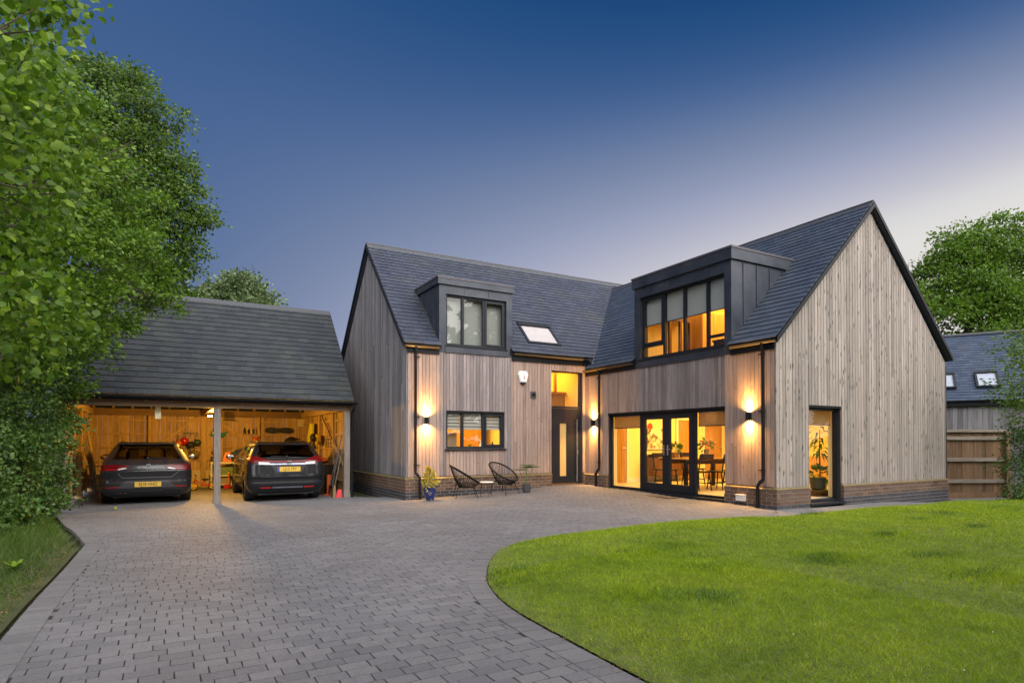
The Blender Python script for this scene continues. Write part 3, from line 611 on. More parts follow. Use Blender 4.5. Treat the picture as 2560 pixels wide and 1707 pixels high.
# ---- roof window (front slope of the rear wing)
def roofwin(o,u,v,a,b,s0,s1,parent,zf=.05):
    o=Vector(o);u=Vector(u);v=Vector(v);n=u.cross(v); n=n if n.z>0 else -n
    fr=lambda x,nn,s:o+u*x+v*s+n*nn
    mb=MB()
    def bx(x0,x1,sa,sb,n0,n1):
        p=[fr(x0,n0,sa),fr(x1,n0,sa),fr(x1,n0,sb),fr(x0,n0,sb),fr(x0,n1,sa),fr(x1,n1,sa),fr(x1,n1,sb),fr(x0,n1,sb)]
        if u.cross(v).dot(n)<0: p=[p[k] for k in (1,0,3,2,5,4,7,6)]
        mb.hexa(p)
    w=.07
    bx(a,b,s0,s0+w,-.1,zf);bx(a,b,s1-w*1.3,s1,-.1,zf+.02);bx(a,a+w,s0+w,s1-w*1.3,-.1,zf);bx(b-w,b,s0+w,s1-w*1.3,-.1,zf)
    bx(a-.05,b+.05,s0-.09,s0-.002,.0,.022)
    r=mb.build('roof_window',m_frame,parent)
    gm=MB(); P=[fr(a+w-.01,zf-.02,s0+w-.01),fr(b-w+.01,zf-.02,s0+w-.01),fr(b-w+.01,zf-.02,s1-w),fr(a+w-.01,zf-.02,s1-w)]; gm.poly(P if u.cross(v).dot(n)>0 else P[::-1]); gm.build('pane',m_glassb,r)
    bm_=MB(); P=[q-n*.014 for q in P]; bm_.poly(P if u.cross(v).dot(n)>0 else P[::-1]); bm_.build('blind',SKYBLIND,r)
    return r
SKYBLIND=plain('skylight_blind_white',(.40,.37,.375),.9)
roofwin((0,-.1,RA0),(1,0,0),vA,-1.76,-.68,.42,1.31,HOUSE)
# ---- moss along the dormer flanks
def moss():
    mm=plain('moss',(.085,.095,.025),.95,var=.5,scale=30)
    for fr,x,z,zt,y0 in ((F1,DA[0]-.03,zA,ya,.15),(F2,DB[0]-.03,zB,xb,.5),(F2,DB[1]+.03,zB,xb,.1)):
        mb=MB()
        for i in range(420):
            t=random.uniform(y0,zt); s=abs(random.gauss(0,.05)); s=-s if x<(DA[0]+DA[1])/2 and fr is F1 or fr is F2 and x<-3.5 else s
            c=fr(x+s,-t,z(t)+.018); r=random.uniform(.006,.02)
            mb.ball(c,r,6,(1,1,.6))
        kind(mb.build('moss',mm,HOUSE),'stuff')
moss()
# ================================================================ ROOMS (seen through the lit glass)
m_wallroom=plain('room_paint',(.80,.68,.34),.9,var=.02); m_ceil=plain('ceiling_paint',(.78,.74,.62),.9,var=.02)
def room(x0,x1,y0,y1,z0,z1,skip=(),wall=None,floor=None):
    t=.02
    def f(n,m,*b):
        q=MB(); q.box(*b); return q.build(n,m,HOUSE)
    f('interior_floor',floor or m_floor,x0,x1,y0,y1,z0-t,z0); f('interior_ceiling',m_ceil,x0,x1,y0,y1,z1,z1+t)
    for k,b in (('w',(x0-t,x0,y0,y1)),('e',(x1,x1+t,y0,y1)),('s',(x0,x1,y0-t,y0)),('n',(x0,x1,y1,y1+t))):
        if k not in skip: f('interior_wall',wall or m_wallroom,*b,z0-t,z1+t)
def arealight(name,loc,sx,sy,w,c,rot=(0,0,0)):
    l=D.lights.new(name,'AREA'); l.shape='RECTANGLE'; l.size=sx; l.size_y=sy; l.energy=w; l.color=c
    o=D.objects.new(name,l); COL.objects.link(o); o.location=loc; o.rotation_euler=rot; return o
WARM=(1,.53,.095)
room(.29,6.3,-5.8,-.12,0,2.42,('w','s')); arealight('ceiling_light',(2.8,-2.6,2.40),3.2,3.6,430,WARM)
room(-5.0,-1.35,.29,3.4,0,2.5,('s',)); arealight('ceiling_light',(-3.3,1.9,2.47),2,2,210,WARM)
room(-1.30,.0,.29,3.2,0,3.34,('s',),wall=m_plasterw); arealight('ceiling_light',(-.65,1.4,3.32),.9,1.6,60,(1,.50,.08))
room(.30,4.2,-4.945,-2.185,2.74,4.90,('w',),wall=m_plasterw); arealight('ceiling_light',(2.3,-3.5,4.87),2,2.1,190,(1,.56,.09))
# panelled wood and landing inside the hall fanlight, doors off the dining room
q=MB(); q.box(-1.29,-.02,.9,1.0,2.55,2.62); q.box(-.42,-.34,.92,.98,2.6,3.6)
for i in range(16): q.box(-1.28+i*.078,-1.21+i*.078,.93,.97,1.9,2.55)
q.build('landing_balustrade',m_oakdoor,HOUSE)
def idoor(x0,x1,y,z1,name='interior_door'):
    q=MB(); n=int((x1-x0)/.11)+1; w=(x1-x0)/n
    for i in range(n): q.box(x0+i*w+.003,x0+(i+1)*w-.003,y-.045,y-.005,.01,z1)
    o=q.build(name,m_oakdoor,HOUSE); q=MB(); q.tube([(x1-.06,y-.05,1.0),(x1-.06,y-.09,1.0),(x1-.17,y-.09,1.0)],.009,8); q.build('handle',m_steel,o)
    q=MB(); q.box(x0-.07,x0-.004,y-.06,y-.0,0,z1+.07); q.box(x1+.004,x1+.07,y-.06,y-.0,0,z1+.07); q.box(x0-.004,x1+.004,y-.06,y-.0,z1+.005,z1+.07); q.build('architrave',m_paint,o)
idoor(.98,1.34,-.125,1.70); idoor(3.38,4.0,-.125,1.83); idoor(4.52,5.3,-.125,1.80)
q=MB(); q.box(.3,6.28,-.14,-.125,0,.12); q.build('skirting_board',m_paint,HOUSE)
q=MB(); q.box(3.14,3.22,-.135,-.122,1.02,1.11); q.build('light_switch',m_frame,HOUSE)
# ---- blinds
def blindmat(name,c,t=.45):
    g=G(name); v=g.coord((1,1,60)); c2=g.rmp(g.noise(v,4.,3),[(.3,tuple(x*.92 for x in c)),(.7,c)]); g.col(c2); g.rough(.9); tr=g.n('BsdfTranslucent'); g.put(tr.inputs[0],c2); ms=g.n('MixShader'); ms.inputs[0].default_value=t; g.L.new(g.p.outputs[0],ms.inputs[1]); g.L.new(tr.outputs[0],ms.inputs[2]); g.L.new(ms.outputs[0],g.out.inputs[0]); return g.m
m_cream=blindmat('blind_cream',(.44,.36,.20),.75); m_blind=blindmat('blind_fabric',(.36,.35,.30),.2); m_bd=blindmat('blind_dormer',(.33,.36,.35),.12)
def blind(label,fr,a,b,n,z0,z1,roman=False,bar=True,m=None):
    t=thing('window_blind',label,'blind',fr((a+b)/2,n,z0),'window blinds')
    q=MB()
    if roman:
        k=5; 
        for i in range(k):
            za=z0+(z1-z0)*i/k; zb_=z0+(z1-z0)*(i+1)/k; q.prism([fr(a,n,za),fr(a,n-.004,zb_),fr(a,n+.028,za+.004)],fr.u*(b-a))
        fr.box(q,a,b,n-.006,n-.002,z0,z1)
    else: fr.box(q,a,b,n-.003,n,z0+.02,z1-.05)
    q.build('fabric',m or m_blind,t); q=MB(); fr.box(q,a,b,n-.012,n+.006,z0,z0+.022); q.build('bottom_bar',m_frame if not roman else m_blind,t)
    q=MB(); q.tube([fr(a-.01,n-.02,z1-.03),fr(b+.01,n-.02,z1-.03)],.028,10); q.build('roller',m_white,t)
blind('roman blind half drawn behind the left light of the ground floor kitchen window',F1,-4.18,-3.80,-.135,1.48,1.90,True)
blind('roman blind half drawn behind the middle light of the ground floor kitchen window',F1,-3.74,-3.20,-.135,1.48,1.90,True)
blind('roman blind half drawn behind the right light of the ground floor kitchen window',F1,-3.15,-2.63,-.135,1.48,1.90,True)
blind('pale blind fully drawn behind the small dormer window on the rear wing',F1,-4.2,-2.57,-.2,3.6,4.79,m=plain('blind_grey',(.20,.22,.20),.9))
for k,(a,b) in enumerate(((-4.84,-4.36),(-4.335,-3.68),(-3.65,-3.035),(-3.005,-2.31))):
    blind('grey roller blind half drawn in the %s light of the large dormer window'%('right hand','centre right','centre left','left hand')[k],F2,a,b,-.155,4.02,4.72,m=m_bd)
blind('cream roller blind partly drawn above the left glass panel beside the french doors',F2,-2.13,-1.04,-.19,1.52,1.88,m=m_cream)
blind('cream roller blind partly drawn above the right glass panel beside the french doors',F2,-4.84,-3.97,-.19,1.52,1.88,m=m_cream)
blind('cream roller blind partly drawn in the tall narrow gable window',G2,1.05,2.03,-.2,1.52,1.88,m=m_cream)
# ---- dining room furniture
t=thing('sideboard','walnut sideboard on thin legs under the collage picture in the lit dining room','sideboard',(2.7,-.36,0))
q=MB(); q.cbox(1.97,3.42,-.58,-.145,.18,.70,.008); q.build('cabinet',m_walnut,t)
for x in (1.99,2.465,2.94):
    q=MB(); q.cbox(x,x+.46,-.6,-.582,.2,.68,.004); q.build('cabinet_door',m_walnut,t)
for x in (2.1,3.3):
    for y in (-.54,-.2): q=MB(); q.tube([(x,y,.18),(x,y,0)],[.02,.011],8); q.build('leg',m_darkwood,t)
q=MB(); q.smooth=True; q.lathe([(.06,.70),(.07,.71),(.25,.80),(.24,.805),(.05,.725)],(2.3,-.36,0),24); tag(q.build('bowl',m_darkwood,loc=(2.3,-.36,.7)),'wide dark wooden bowl on the walnut sideboard','bowl')
def leafy(mb,c,n,r,size,up=.3,rg=random):
    for i in range(n):
        d=Vector((rg.gauss(0,1),rg.gauss(0,1),rg.gauss(up,.8))).normalized(); p=Vector(c)+d*r*rg.uniform(.4,1); s=size*rg.uniform(.6,1.2)
        a=(d+Vector((rg.uniform(-.5,.5),rg.uniform(-.5,.5),rg.uniform(-.6,.3)))).normalized(); b=a.cross(Vector((rg.uniform(-1,1),rg.uniform(-1,1),rg.uniform(-1,1)))).normalized()*s*.3; nn=a.cross(b).normalized()*s*.06
        mb.poly([p,p+a*s*.45+b+nn,p+a*s,p+a*s*.45-b+nn])
m_plant=leafmat('houseplant_leaf',(.03,.07,.015),(.07,.14,.03)); m_terra=plain('planter_brown',(.14,.07,.035),.7)
t=thing('pot_plant','small leafy plant in a brown square pot on the walnut sideboard','plant',(3.05,-.36,.70))
q=MB(); q.cbox(2.97,3.13,-.44,-.28,.701,.86); q.build('pot',m_terra,t); q=MB(); leafy(q,(3.05,-.36,.95),34,.15,.17,.8); q.build('foliage',m_plant,t)
t=thing('wall_picture','collage picture with red and white patches hung above the sideboard','picture',(2.5,-.13,1.3))
g=G('collage'); v=g.coord((9,9,9)); vo=g.n('TexVoronoi'); vo.inputs['Scale'].default_value=1.3; g.L.new(v,vo.inputs['Vector']); g.col(g.rmp(g.n('SeparateColor').outputs[0] if 0 else vo.outputs['Color'],[(.2,(.10,.07,.04)),(.4,(.55,.50,.40)),(.6,(.75,.70,.58)),(.8,(.20,.15,.10))])); m_coll=g.m
q=MB(); q.box(2.16,2.87,-.165,-.14,.98,1.56); q.build('canvas',m_coll,t); q=MB(); q.box(2.14,2.9,-.17,-.14,.95,.977); q.build('ledge',m_white,t); q=MB(); q.ball((2.27,-.15,1.62),.10,12,(1,.25,1.1)); q.build('red_figure',plain('red_patch',(.45,.05,.03),.7),t)
t=thing('dining_table','long dark wooden dining table behind the right glass panel','table',(1.75,-2.6,0))
q=MB(); q.cbox(.75,2.75,-3.05,-2.15,.71,.755,.006); q.build('tabletop',m_walnut,t); q=MB(); q.box(.85,2.65,-2.97,-2.93,.62,.71); q.box(.85,2.65,-2.27,-2.23,.62,.71); q.build('apron',m_walnut,t)
for x in (.84,2.56):
    for y in (-2.95,-2.27): q=MB(); q.box(x,x+.08,y,y+.08,0,.71); q.build('leg',m_darkwood,t)
def dchair(x,y,a,label):
    t=thing('dining_chair',label,'chair',(x,y,0),'dining chairs round the table'); M=Matrix.Translation((x,y,0))@Matrix.Rotation(a,4,'Z')
    def b(n,*k):
        q=MB(); q.M=M; q.cbox(*k,.004); q.build(n,m_darkwood,t)
    b('seat',-.22,.22,-.21,.21,.43,.465)
    for sx in (-1,1):
        for sy in (-1,1):
            q=MB(); q.M=M; q.tube([(sx*.18,sy*.17,.43),(sx*.21,sy*.22,0)],[.02,.014],8); q.build('leg',m_darkwood,t)
        q=MB(); q.M=M; q.tube([(sx*.2,-.2,.46),(sx*.21,-.26,.86)],.017,8); q.build('back_post',m_darkwood,t)
        q=MB(); q.M=M; q.bar((sx*.195,-.2,.17),(sx*.195,.2,.17),.022); q.build('stretcher',m_darkwood,t)
    q=MB(); q.M=M; q.prism([(-.23,-.25,.76),(.23,-.25,.76),(.23,-.265,.88),(-.23,-.265,.88)],(0,-.02,0)); q.build('backrest',m_darkwood,t)
dchair(1.0,-3.2,0,'dark wooden dining chair on the near side of the table, beside the french door'); dchair(1.65,-3.28,.15,'dark wooden dining chair at the middle of the near side of the table'); dchair(2.3,-3.2,-.1,'dark wooden dining chair on the near side of the table, farthest from the doors')
dchair(1.2,-1.9,math.pi,'dark wooden dining chair on the far side of the table by the sideboard plant'); dchair(2.2,-1.9,math.pi-.1,'dark wooden dining chair on the far side of the table behind the flowers')
t=thing('flower_vase','glass vase of pink and red flowers on the dining table','vase',(2.1,-2.45,.755))
q=MB(); q.smooth=True; q.lathe([(.05,.757),(.075,.80),(.06,.90),(.075,.98)],(2.1,-2.45,0),16); q.build('vase',plain('vase_grey',(.25,.22,.18),.2),t)
q=MB(); leafy(q,(2.1,-2.45,1.05),50,.2,.12,.5); q.build('foliage',m_plant,t)
q=MB()
for i in range(26): q.ball((2.1+random.gauss(0,.12),-2.45+random.gauss(0,.10),1.13+random.gauss(0,.06)),random.uniform(.02,.04),6)
q.build('blossom',plain('blossom_pink',(.45,.10,.09),.7,var=.4),t)
# ---- behind the gable window
t=thing('monstera','potted plant with broad split leaves low in the gable window','plant',(2.2,-5.5,.0))
q=MB(); q.smooth=True; q.lathe([(.10,.13),(.15,.16),(.17,.40),(.155,.40)],(2.2,-5.5,0),18); q.build('pot',plain('pot_dark',(.04,.03,.025),.5),t)
q=MB(); leafy(q,(2.2,-5.5,.46),46,.19,.15,.5); q.build('foliage',m_plant,t)
q=MB(); q.box(1.95,2.5,-5.7,-5.3,.10,.13); q.build('stand',m_walnut,t)
for x in (1.99,2.43):
    q=MB(); q.box(x,x+.03,-5.65,-5.35,0,.10); q.build('stand_leg',m_walnut,t)
t=thing('tall_plant','tall houseplant with long drooping leaves inside the gable window','plant',(2.75,-5.2,0))
q=MB(); q.tube([(2.75,-5.2,.25),(2.7,-5.22,.9),(2.74,-5.2,1.45)],[.02,.014,.008],8); q.build('stem',m_walnut,t); q=MB(); q.smooth=True; q.lathe([(.12,0),(.15,.28),(.13,.28)],(2.75,-5.2,0),16); q.build('pot',m_white,t)
q=MB()
for i in range(34):
    z=random.uniform(.85,1.5); an=random.uniform(0,6.28); a=Vector((math.cos(an),math.sin(an),random.uniform(-.5,.15))); p=Vector((2.73,-5.2,z)); L=random.uniform(.3,.5); w=a.cross(Vector((0,0,1))).normalized()*.028
    q.poly([p,p+a*L*.5+w+Vector((0,0,.05)),p+a*L+Vector((0,0,-.09)),p+a*L*.5-w+Vector((0,0,.05))])
q.build('foliage',m_plant,t)
t=thing('side_lamp_table','low sideboard in the far corner seen through the gable window','sideboard',(5.7,-3.7,0))
q=MB(); q.cbox(5.2,6.25,-4.4,-3.0,.1,.78); q.build('cabinet',m_oakdoor,t)
for x in (5.25,6.15): q=MB(); q.box(x,x+.04,-4.3,-3.1,0,.1); q.build('leg',m_oakdoor,t)
# ---- kitchen window sill things
def bottle(name,label,cat,x,y,z,h,r,m,group=None):
    q=MB(); q.smooth=True; q.lathe([(r,z),(r,z+h*.6),(r*.38,z+h*.78),(r*.36,z+h),(r*.1,z+h)],(x,y,0),12); tag(q.build(name,m,loc=(x,y,z)),label,cat,group)
m_card=plain('cardboard',(.33,.23,.13),.9)
q=MB(); q.cbox(-4.12,-3.78,.36,.60,.955,1.40,.004); tag(q.build('cardboard_box',m_card,loc=(-3.95,.48,.955)),'plain brown cardboard box standing on the worktop in the left kitchen light','box')
t=thing('kitchen_worktop','white kitchen worktop running under the ground floor window','worktop',(-3.3,.6,0)); q=MB(); q.cbox(-4.95,-1.4,.30,.92,.91,.953,.006); q.build('top',m_white,t); q=MB(); q.box(-4.95,-1.4,.32,.88,0,.908); q.build('cupboard',m_white,t)
q=MB(); q.cbox(-3.72,-3.50,.36,.5,.955,1.04); tag(q.build('storage_tin',m_white,loc=(-3.6,.43,.955)),'low white tin on the worktop in the middle kitchen light','tin')
bottle('spray_bottle','white plastic spray bottle in the right kitchen light','bottle',-3.05,.42,.955,.26,.055,m_white); bottle('jar','grey lidded jar standing in the right kitchen light','jar',-2.72,.42,.955,.22,.05,m_frame)
q=MB(); leafy(q,(-3.35,.42,1.0),40,.09,.07,.4); tag(q.build('herb_plant',m_plant,loc=(-3.35,.42,.955)),'small green herbs along the kitchen window in the middle light','plant')
t=thing('wall_cupboard','orange oak kitchen cupboard on the far kitchen wall','cupboard',(-2.5,3.2,0)); q=MB(); q.cbox(-3.1,-1.6,3.0,3.39,.0,2.2); q.build('carcass',m_oakdoor,t)
for x in (-3.09,-2.34): q=MB(); q.cbox(x,x+.73,2.975,2.998,.1,2.15,.004); q.build('door',m_oakdoor,t)
# ---- upper room
t=thing('wardrobe','tall orange pine wardrobe inside the upper dormer room','wardrobe',(2.0,-2.5,2.74)); q=MB(); q.cbox(1.62,2.45,-2.75,-2.2,2.745,4.5); q.build('carcass',m_oakdoor,t)
for x in (1.63,2.04): q=MB(); q.box(x,x+.40,-2.772,-2.752,2.8,4.46); q.build('door',m_oakdoor,t)
t=thing('glass_cabinet','dark framed display cabinet in the second light of the dormer window','cabinet',(1.0,-2.4,2.74)); q=MB()
for x in (.66,1.02,1.36): q.box(x,x+.07,-2.6,-2.53,2.745,4.45)
q.box(.66,1.43,-2.601,-2.529,4.2,4.34); q.box(.66,1.43,-2.601,-2.529,3.3,3.38); q.box(.66,1.43,-2.53,-2.25,4.30,4.4); q.build('frame',m_walnut,t)
t=thing('desk','dark desk with a low screen in the right light of the dormer window','desk',(1.0,-4.6,2.74)); q=MB(); q.box(.6,1.3,-4.95,-4.0,3.44,3.48); q.build('top',m_darkwood,t)
for y in (-4.9,-4.06): q=MB(); q.box(.62,1.28,y,y+.04,2.745,3.44); q.build('leg',m_darkwood,t)
# ================================================================ WALL LAMPS
m_lampin=emit('lamp_glow',(1,.72,.35),60)
def walllamp(fr,u,label,zc=1.69,w=440):
    t=thing('wall_lamp',label,'wall lamp',fr(u,.0,zc),'up and down wall lamps on the timber cladding')
    q=MB(); fr.box(q,u-.045,u+.045,.001,.016,zc-.06,zc+.06); q.build('back_plate',m_black,t)
    q=MB(); q.smooth=True; c=fr(u,.062,0); q.tube([(c.x,c.y,zc-.075),(c.x,c.y,zc+.075)],.044,20,cap=False); q.tube([(c.x,c.y,zc+.075),(c.x,c.y,zc-.075)],.040,20,cap=False); q.tube([(c.x,c.y,zc-.01),(c.x,c.y,zc+.01)],.041,20); q.build('housing',m_black,t)
    for s in (1,-1):
        q=MB(); q.tube([(c.x,c.y,zc+s*.052),(c.x,c.y,zc+s*.056)],.030,16); q.build('bulb',m_lampin,t)
        for en,sz,tl in ((w*.55,64,.10),(w*.55,152,.0)):   # the narrow beam and the spill of one bulb
            l=D.lights.new('wall_lamp_beam','SPOT'); l.energy=en; l.color=(1,.50,.12); l.spot_size=R(sz); l.spot_blend=1.; l.shadow_soft_size=.02
            o=D.objects.new('wall_lamp_beam',l); COL.objects.link(o); o.location=(c.x,c.y,zc+s*.06); o.rotation_euler=(Vector((0,0,s))-fr.n*tl).to_track_quat('-Z','Y').to_euler()
walllamp(F1,-4.752,'black up and down wall lamp beside the downpipe at the far left of the front')
walllamp(F2,-.405,'black up and down wall lamp lit on the narrow wall next to the front door')
walllamp(F2,-5.5,'black up and down wall lamp lit between the right glass panel and the gable corner')
# ---- small fittings
t=thing('alarm_box','white hexagonal alarm box with a red mark high on the front wall','alarm box',(-2.05,-.03,2.86))
q=MB(); P=[(-.15,.08),(-.10,.17),(.10,.17),(.15,.08),(.09,-.13),(-.09,-.13)]; q.prism([F1(-2.05+x,.002,2.86+z) for x,z in P][::-1],(0,-.05,0)); q.prism([F1(-2.05+x*.86,.052,2.86+z*.88) for x,z in P][::-1],(0,-.022,0)); q.build('cover',m_white,t)
q=MB(); q.prism([F1(-2.05+x,.002,2.86+z) for x,z in ((-.075,-.135),(.075,-.135),(.05,-.175),(-.05,-.175))][::-1],(0,-.06,0)); q.build('strobe',m_frame,t)
q=MB(); q.ball(F1(-2.035,.073,2.89),.022,8,(1,.3,1)); q.ball(F1(-2.035,.073,2.84),.022,8,(1,.3,1)); q.build('red_mark',plain('red_mark',(.45,.03,.03),.5),t)
t=thing('wall_vent','small dark square vent on the front wall between alarm box and fanlight','vent',(-1.72,0,2.42))
q=MB(); F1.box(q,-1.80,-1.64,.001,.03,2.33,2.51); q.build('frame',plain('vent_grey',(.07,.07,.075),.5),t); q=MB(); q.tube([F1(-1.72,.031,2.42),F1(-1.72,.036,2.42)],.055,18); q.build('opening',m_black,t)
t=thing('socket_box','white plastic outdoor socket box on the brick plinth near the gable corner','socket box',(0,-5.33,.05))
q=MB(); F2.box(q,-5.435,-5.225,.037,.10,-.015,.095); q.build('body',m_white,t); q=MB(); F2.box(q,-5.44,-5.22,.036,.115,.096,.115); q.build('lid',m_white,t)
t=thing('drain_cover','flat rusty drain cover set in the paving before the french doors','drain cover',(-.36,-3.4,gzf(-.36,-3.4)))
q=MB(); z=gzf(-.36,-3.4)+.006; q.cbox(-.52,-.22,-3.75,-2.95,z-.02,z+.006,.004); q.build('frame',plain('drain_frame',(.07,.055,.045),.7),t); q=MB(); q.cbox(-.49,-.25,-3.72,-2.98,z+.0065,z+.012,.003); q.build('lid',plain('drain_lid',(.10,.075,.055),.75,var=.3),t)
# ================================================================ CARPORT
CX0,CX1,CXM,CY0,CY1=-12.08,-6.165,-9.16,1.92,7.77; FZ=-.25; BZ=1.96
CP=thing('carport','open fronted oak framed double carport with slate roof left of the house','carport',((CX0+CX1)/2,(CY0+CY1)/2,FZ))
def cpart(n,m,*b):
    q=MB(); q.box(*b); return q.build(n,m,CP)
def post(x,y,w=.14,m=None):
    q=MB(); h=w/2; q.box(x-h,x+h,y-h,y+h,-.05,BZ); q.hexa([(x-h-.02,y-h-.02,FZ-.03),(x+h+.02,y-h-.02,FZ-.03),(x+h+.02,y+h+.02,FZ-.03),(x-h-.02,y+h+.02,FZ-.03),(x-h,y-h,-.05),(x+h,y-h,-.05),(x+h,y+h,-.05),(x-h,y+h,-.05)]); q.build('post',m or m_oak,CP)
for x in (CX0,CXM,CX1): post(x,CY0); post(x,CY1-.1,m=m_pine)
for x in (CX0,CX1): post(x,(CY0+CY1)/2,m=m_pine)
cpart('beam',m_oakx,CX0-.1,CX1+.1,CY0-.075,CY0+.075,BZ,BZ+.16); cpart('beam',m_oakx,CX0-.1,CX1+.1,CY1-.19,CY1-.04,BZ,BZ+.2)
m_oaky=wood('oak_tie',(.34,.23,.11),(.48,.34,.18),grain=(22,1.2,22),knot=.2,isl=.15)
for x in (CX0,CXM,CX1): cpart('tie_beam',m_oaky,x-.07,x+.07,CY0+.075,CY1-.19,BZ+.005,BZ+.17)
for x0,z0,x1,z1 in ((CXM-.1,1.98,-10.3,1.15),(CXM+.12,1.98,-7.75,1.15)):
    q=MB(); q.bar((x0,CY1-.11,z0),(x1,CY1-.11,z1),.07,.05,up=(0,1,0)); q.build('brace',m_pine,CP)
# boarded walls (with a pale concrete base)
def boards(axis,c,a,b,z0,z1,w=.145,ztop=None,name='boarding'):
    q=MB(); u=a
    while u<b-.01:
        e=min(u+w*random.choice((1,1,.8)),b); k=random.uniform(0,.012); zt=(lambda s:z1) if ztop is None else ztop
        if axis=='x': q.hexa([(u+.002,c+k,z0),(e-.002,c+k,z0),(e-.002,c+k+.018,z0),(u+.002,c+k+.018,z0),(u+.002,c+k,zt(u)),(e-.002,c+k,zt(e)),(e-.002,c+k+.018,zt(e)),(u+.002,c+k+.018,zt(u))])
        else: q.hexa([(c+k,u+.002,z0),(c+k+.018,u+.002,z0),(c+k+.018,e-.002,z0),(c+k,e-.002,z0),(c+k,u+.002,zt(u)),(c+k+.018,u+.002,zt(u)),(c+k+.018,e-.002,zt(e)),(c+k,e-.002,zt(e))])
        u=e
    q.build(name,m_pine,CP)
RC=4.42; zc=lambda y: 2.21+(2.75/2.70)*(y-(CY0-.2)) if y<RC else 4.96-.764*(y-RC)
boards('x',CY1,CX0,CX1,.27,BZ+.2); cpart('wall_base',plain('render_cream',(.50,.44,.32),.9,var=.1),CX0,CX1,CY1-.02,CY1+.1,FZ-.1,.268)
boards('y',CX1+.05,CY0+.08,CY1,-.15,2,ztop=lambda y:zc(y)-.17); boards('y',CX0-.07,CY0+.08,CY1,-.15,2,ztop=lambda y:zc(y)-.17)
for z in (.60,1.0,1.41,1.82): cpart('rail',m_pine,CX0+.07,CX1-.07,CY1-.055,CY1-.002,z-.022,z+.022)
for x in (-10.62,-7.55): cpart('stud',m_pine,x-.035,x+.035,CY1-.10,CY1-.056,.27,BZ)
for s,x in ((1,CX1+.05),(-1,CX0-.05)):
    a,b=sorted((x-s*.002,x-s*.052))
    for z in (.15,.60,.99,1.37,1.75): cpart('rail',m_pine,a,b,CY0+.07,CY1-.2,z-.022,z+.022)
    for y in (3.2,6.2):
        a2,b2=sorted((x-s*.053,x-s*.10)); cpart('stud',m_pine,a2,b2,y-.03,y+.03,-.2,BZ)
    q=MB(); q.bar((x-s*.08,4.6,1.9),(x-s*.08,2.1,.55),.05,.045,up=(1,0,0)); q.build('brace',m_pine,CP)
# roof
vC=Vector((0,2.70,2.75)).normalized(); oC=Vector((CX0-.14,CY0-.2,2.21)); LC=math.hypot(2.70,2.75); wc=CX1-CX0+.28
slates(oC,(1,0,0),vC,wc,lambda s:[(0,wc)],LC,ex=.192,w=.27,seed=9).build('roof_slates',m_slatec,CP)
q=MB(); q.prism([oC+Vector((0,0,-.004)),oC+Vector((wc,0,-.004)),oC+Vector((wc,2.70,2.746)),oC+Vector((0,2.70,2.746))],(0,0,-.03)); q.build('roof_deck',m_pine,CP)
q=MB(); q.prism([oC+Vector((0,2.70,2.75)),oC+Vector((wc,2.70,2.75)),oC+Vector((wc,6.3,-.0)),oC+Vector((0,6.3,-.0))],(0,0,-.04)); q.build('rear_roof',m_slatec,CP)
q=MB()
for i in range(13):
    x=CX0+.05+i*(CX1-CX0-.1)/12; q.bar((x,CY0-.15,2.12),(x,RC,4.83),.045,.12); q.bar((x,CY1+.2,2.09),(x,RC,4.83),.045,.12)
q.build('rafters',m_pine,CP)
HP=HOUSE; 
def ridge2(p,qq,par):
    q=MB(); p=Vector(p); qq=Vector(qq); n=int((qq-p).length/.45); d=(qq-p)
    for i in range(n):
        a=p+d*(i/n)+Vector((.002,0,0)); b=p+d*((i+1)/n)-Vector((.002,0,0)); j=Vector((0,0,random.uniform(-.003,.004)))
        for sg in (1,-1):
            e=[a,b,b+Vector((0,sg*.12,-.12)),a+Vector((0,sg*.12,-.12))]; e=e[::-1] if sg<0 else e
            q.prism([x+j+Vector((0,0,.022)) for x in e],(0,0,.02))
    q.build('ridge_tiles',m_ridge,par)
ridge2((CX0-.14,RC,4.965),(CX1+.14,RC,4.965),CP)
q=MB(); q.prism([(CX1+.14,CY0-.2,2.20),(CX1+.14,RC,4.95),(CX1+.14,RC,4.83),(CX1+.14,CY0-.2,2.08)],(.02,0,0)); q.build('verge_trim',m_black,CP)
FC=Fr((0,CY0-.2,0),(1,0,0),(0,-1,0))
cpart('fascia_board',m_black,CX0-.14,CX1+.14,CY0-.20,CY0-.178,2.09,2.19)
gu=MB(); K=8
for rr_ in (.06,.055): gu.grid([[FC(u,.062+rr_*math.cos(math.pi*k/K),2.175-rr_*math.sin(math.pi*k/K)) for k in range(K+1)] for u in (CX0-.16,CX1+.2)])
gu.build('gutter',m_pipe,CP)
q=MB(); q.smooth=True; q.tube([(CX1+.12,CY0-.26,2.15),(CX1+.12,CY0-.26,2.02),(CX1+.12,CY0-.08,1.9),(CX1+.12,CY0-.08,FZ)],.036,10); q.build('downpipe',m_pipe,CP)
# gutter leaf litter is part of the carport's look
q=MB(); 
for i in range(260): x=CX0+abs(random.gauss(0,1.3)); q.ball((x,CY0-.25+random.gauss(0,.02),2.19+random.uniform(0,.015)),random.uniform(.006,.014),5,(1.4,1,.6))
q.build('gutter_litter',plain('dead_leaves',(.16,.085,.03),.9,var=.4),CP)
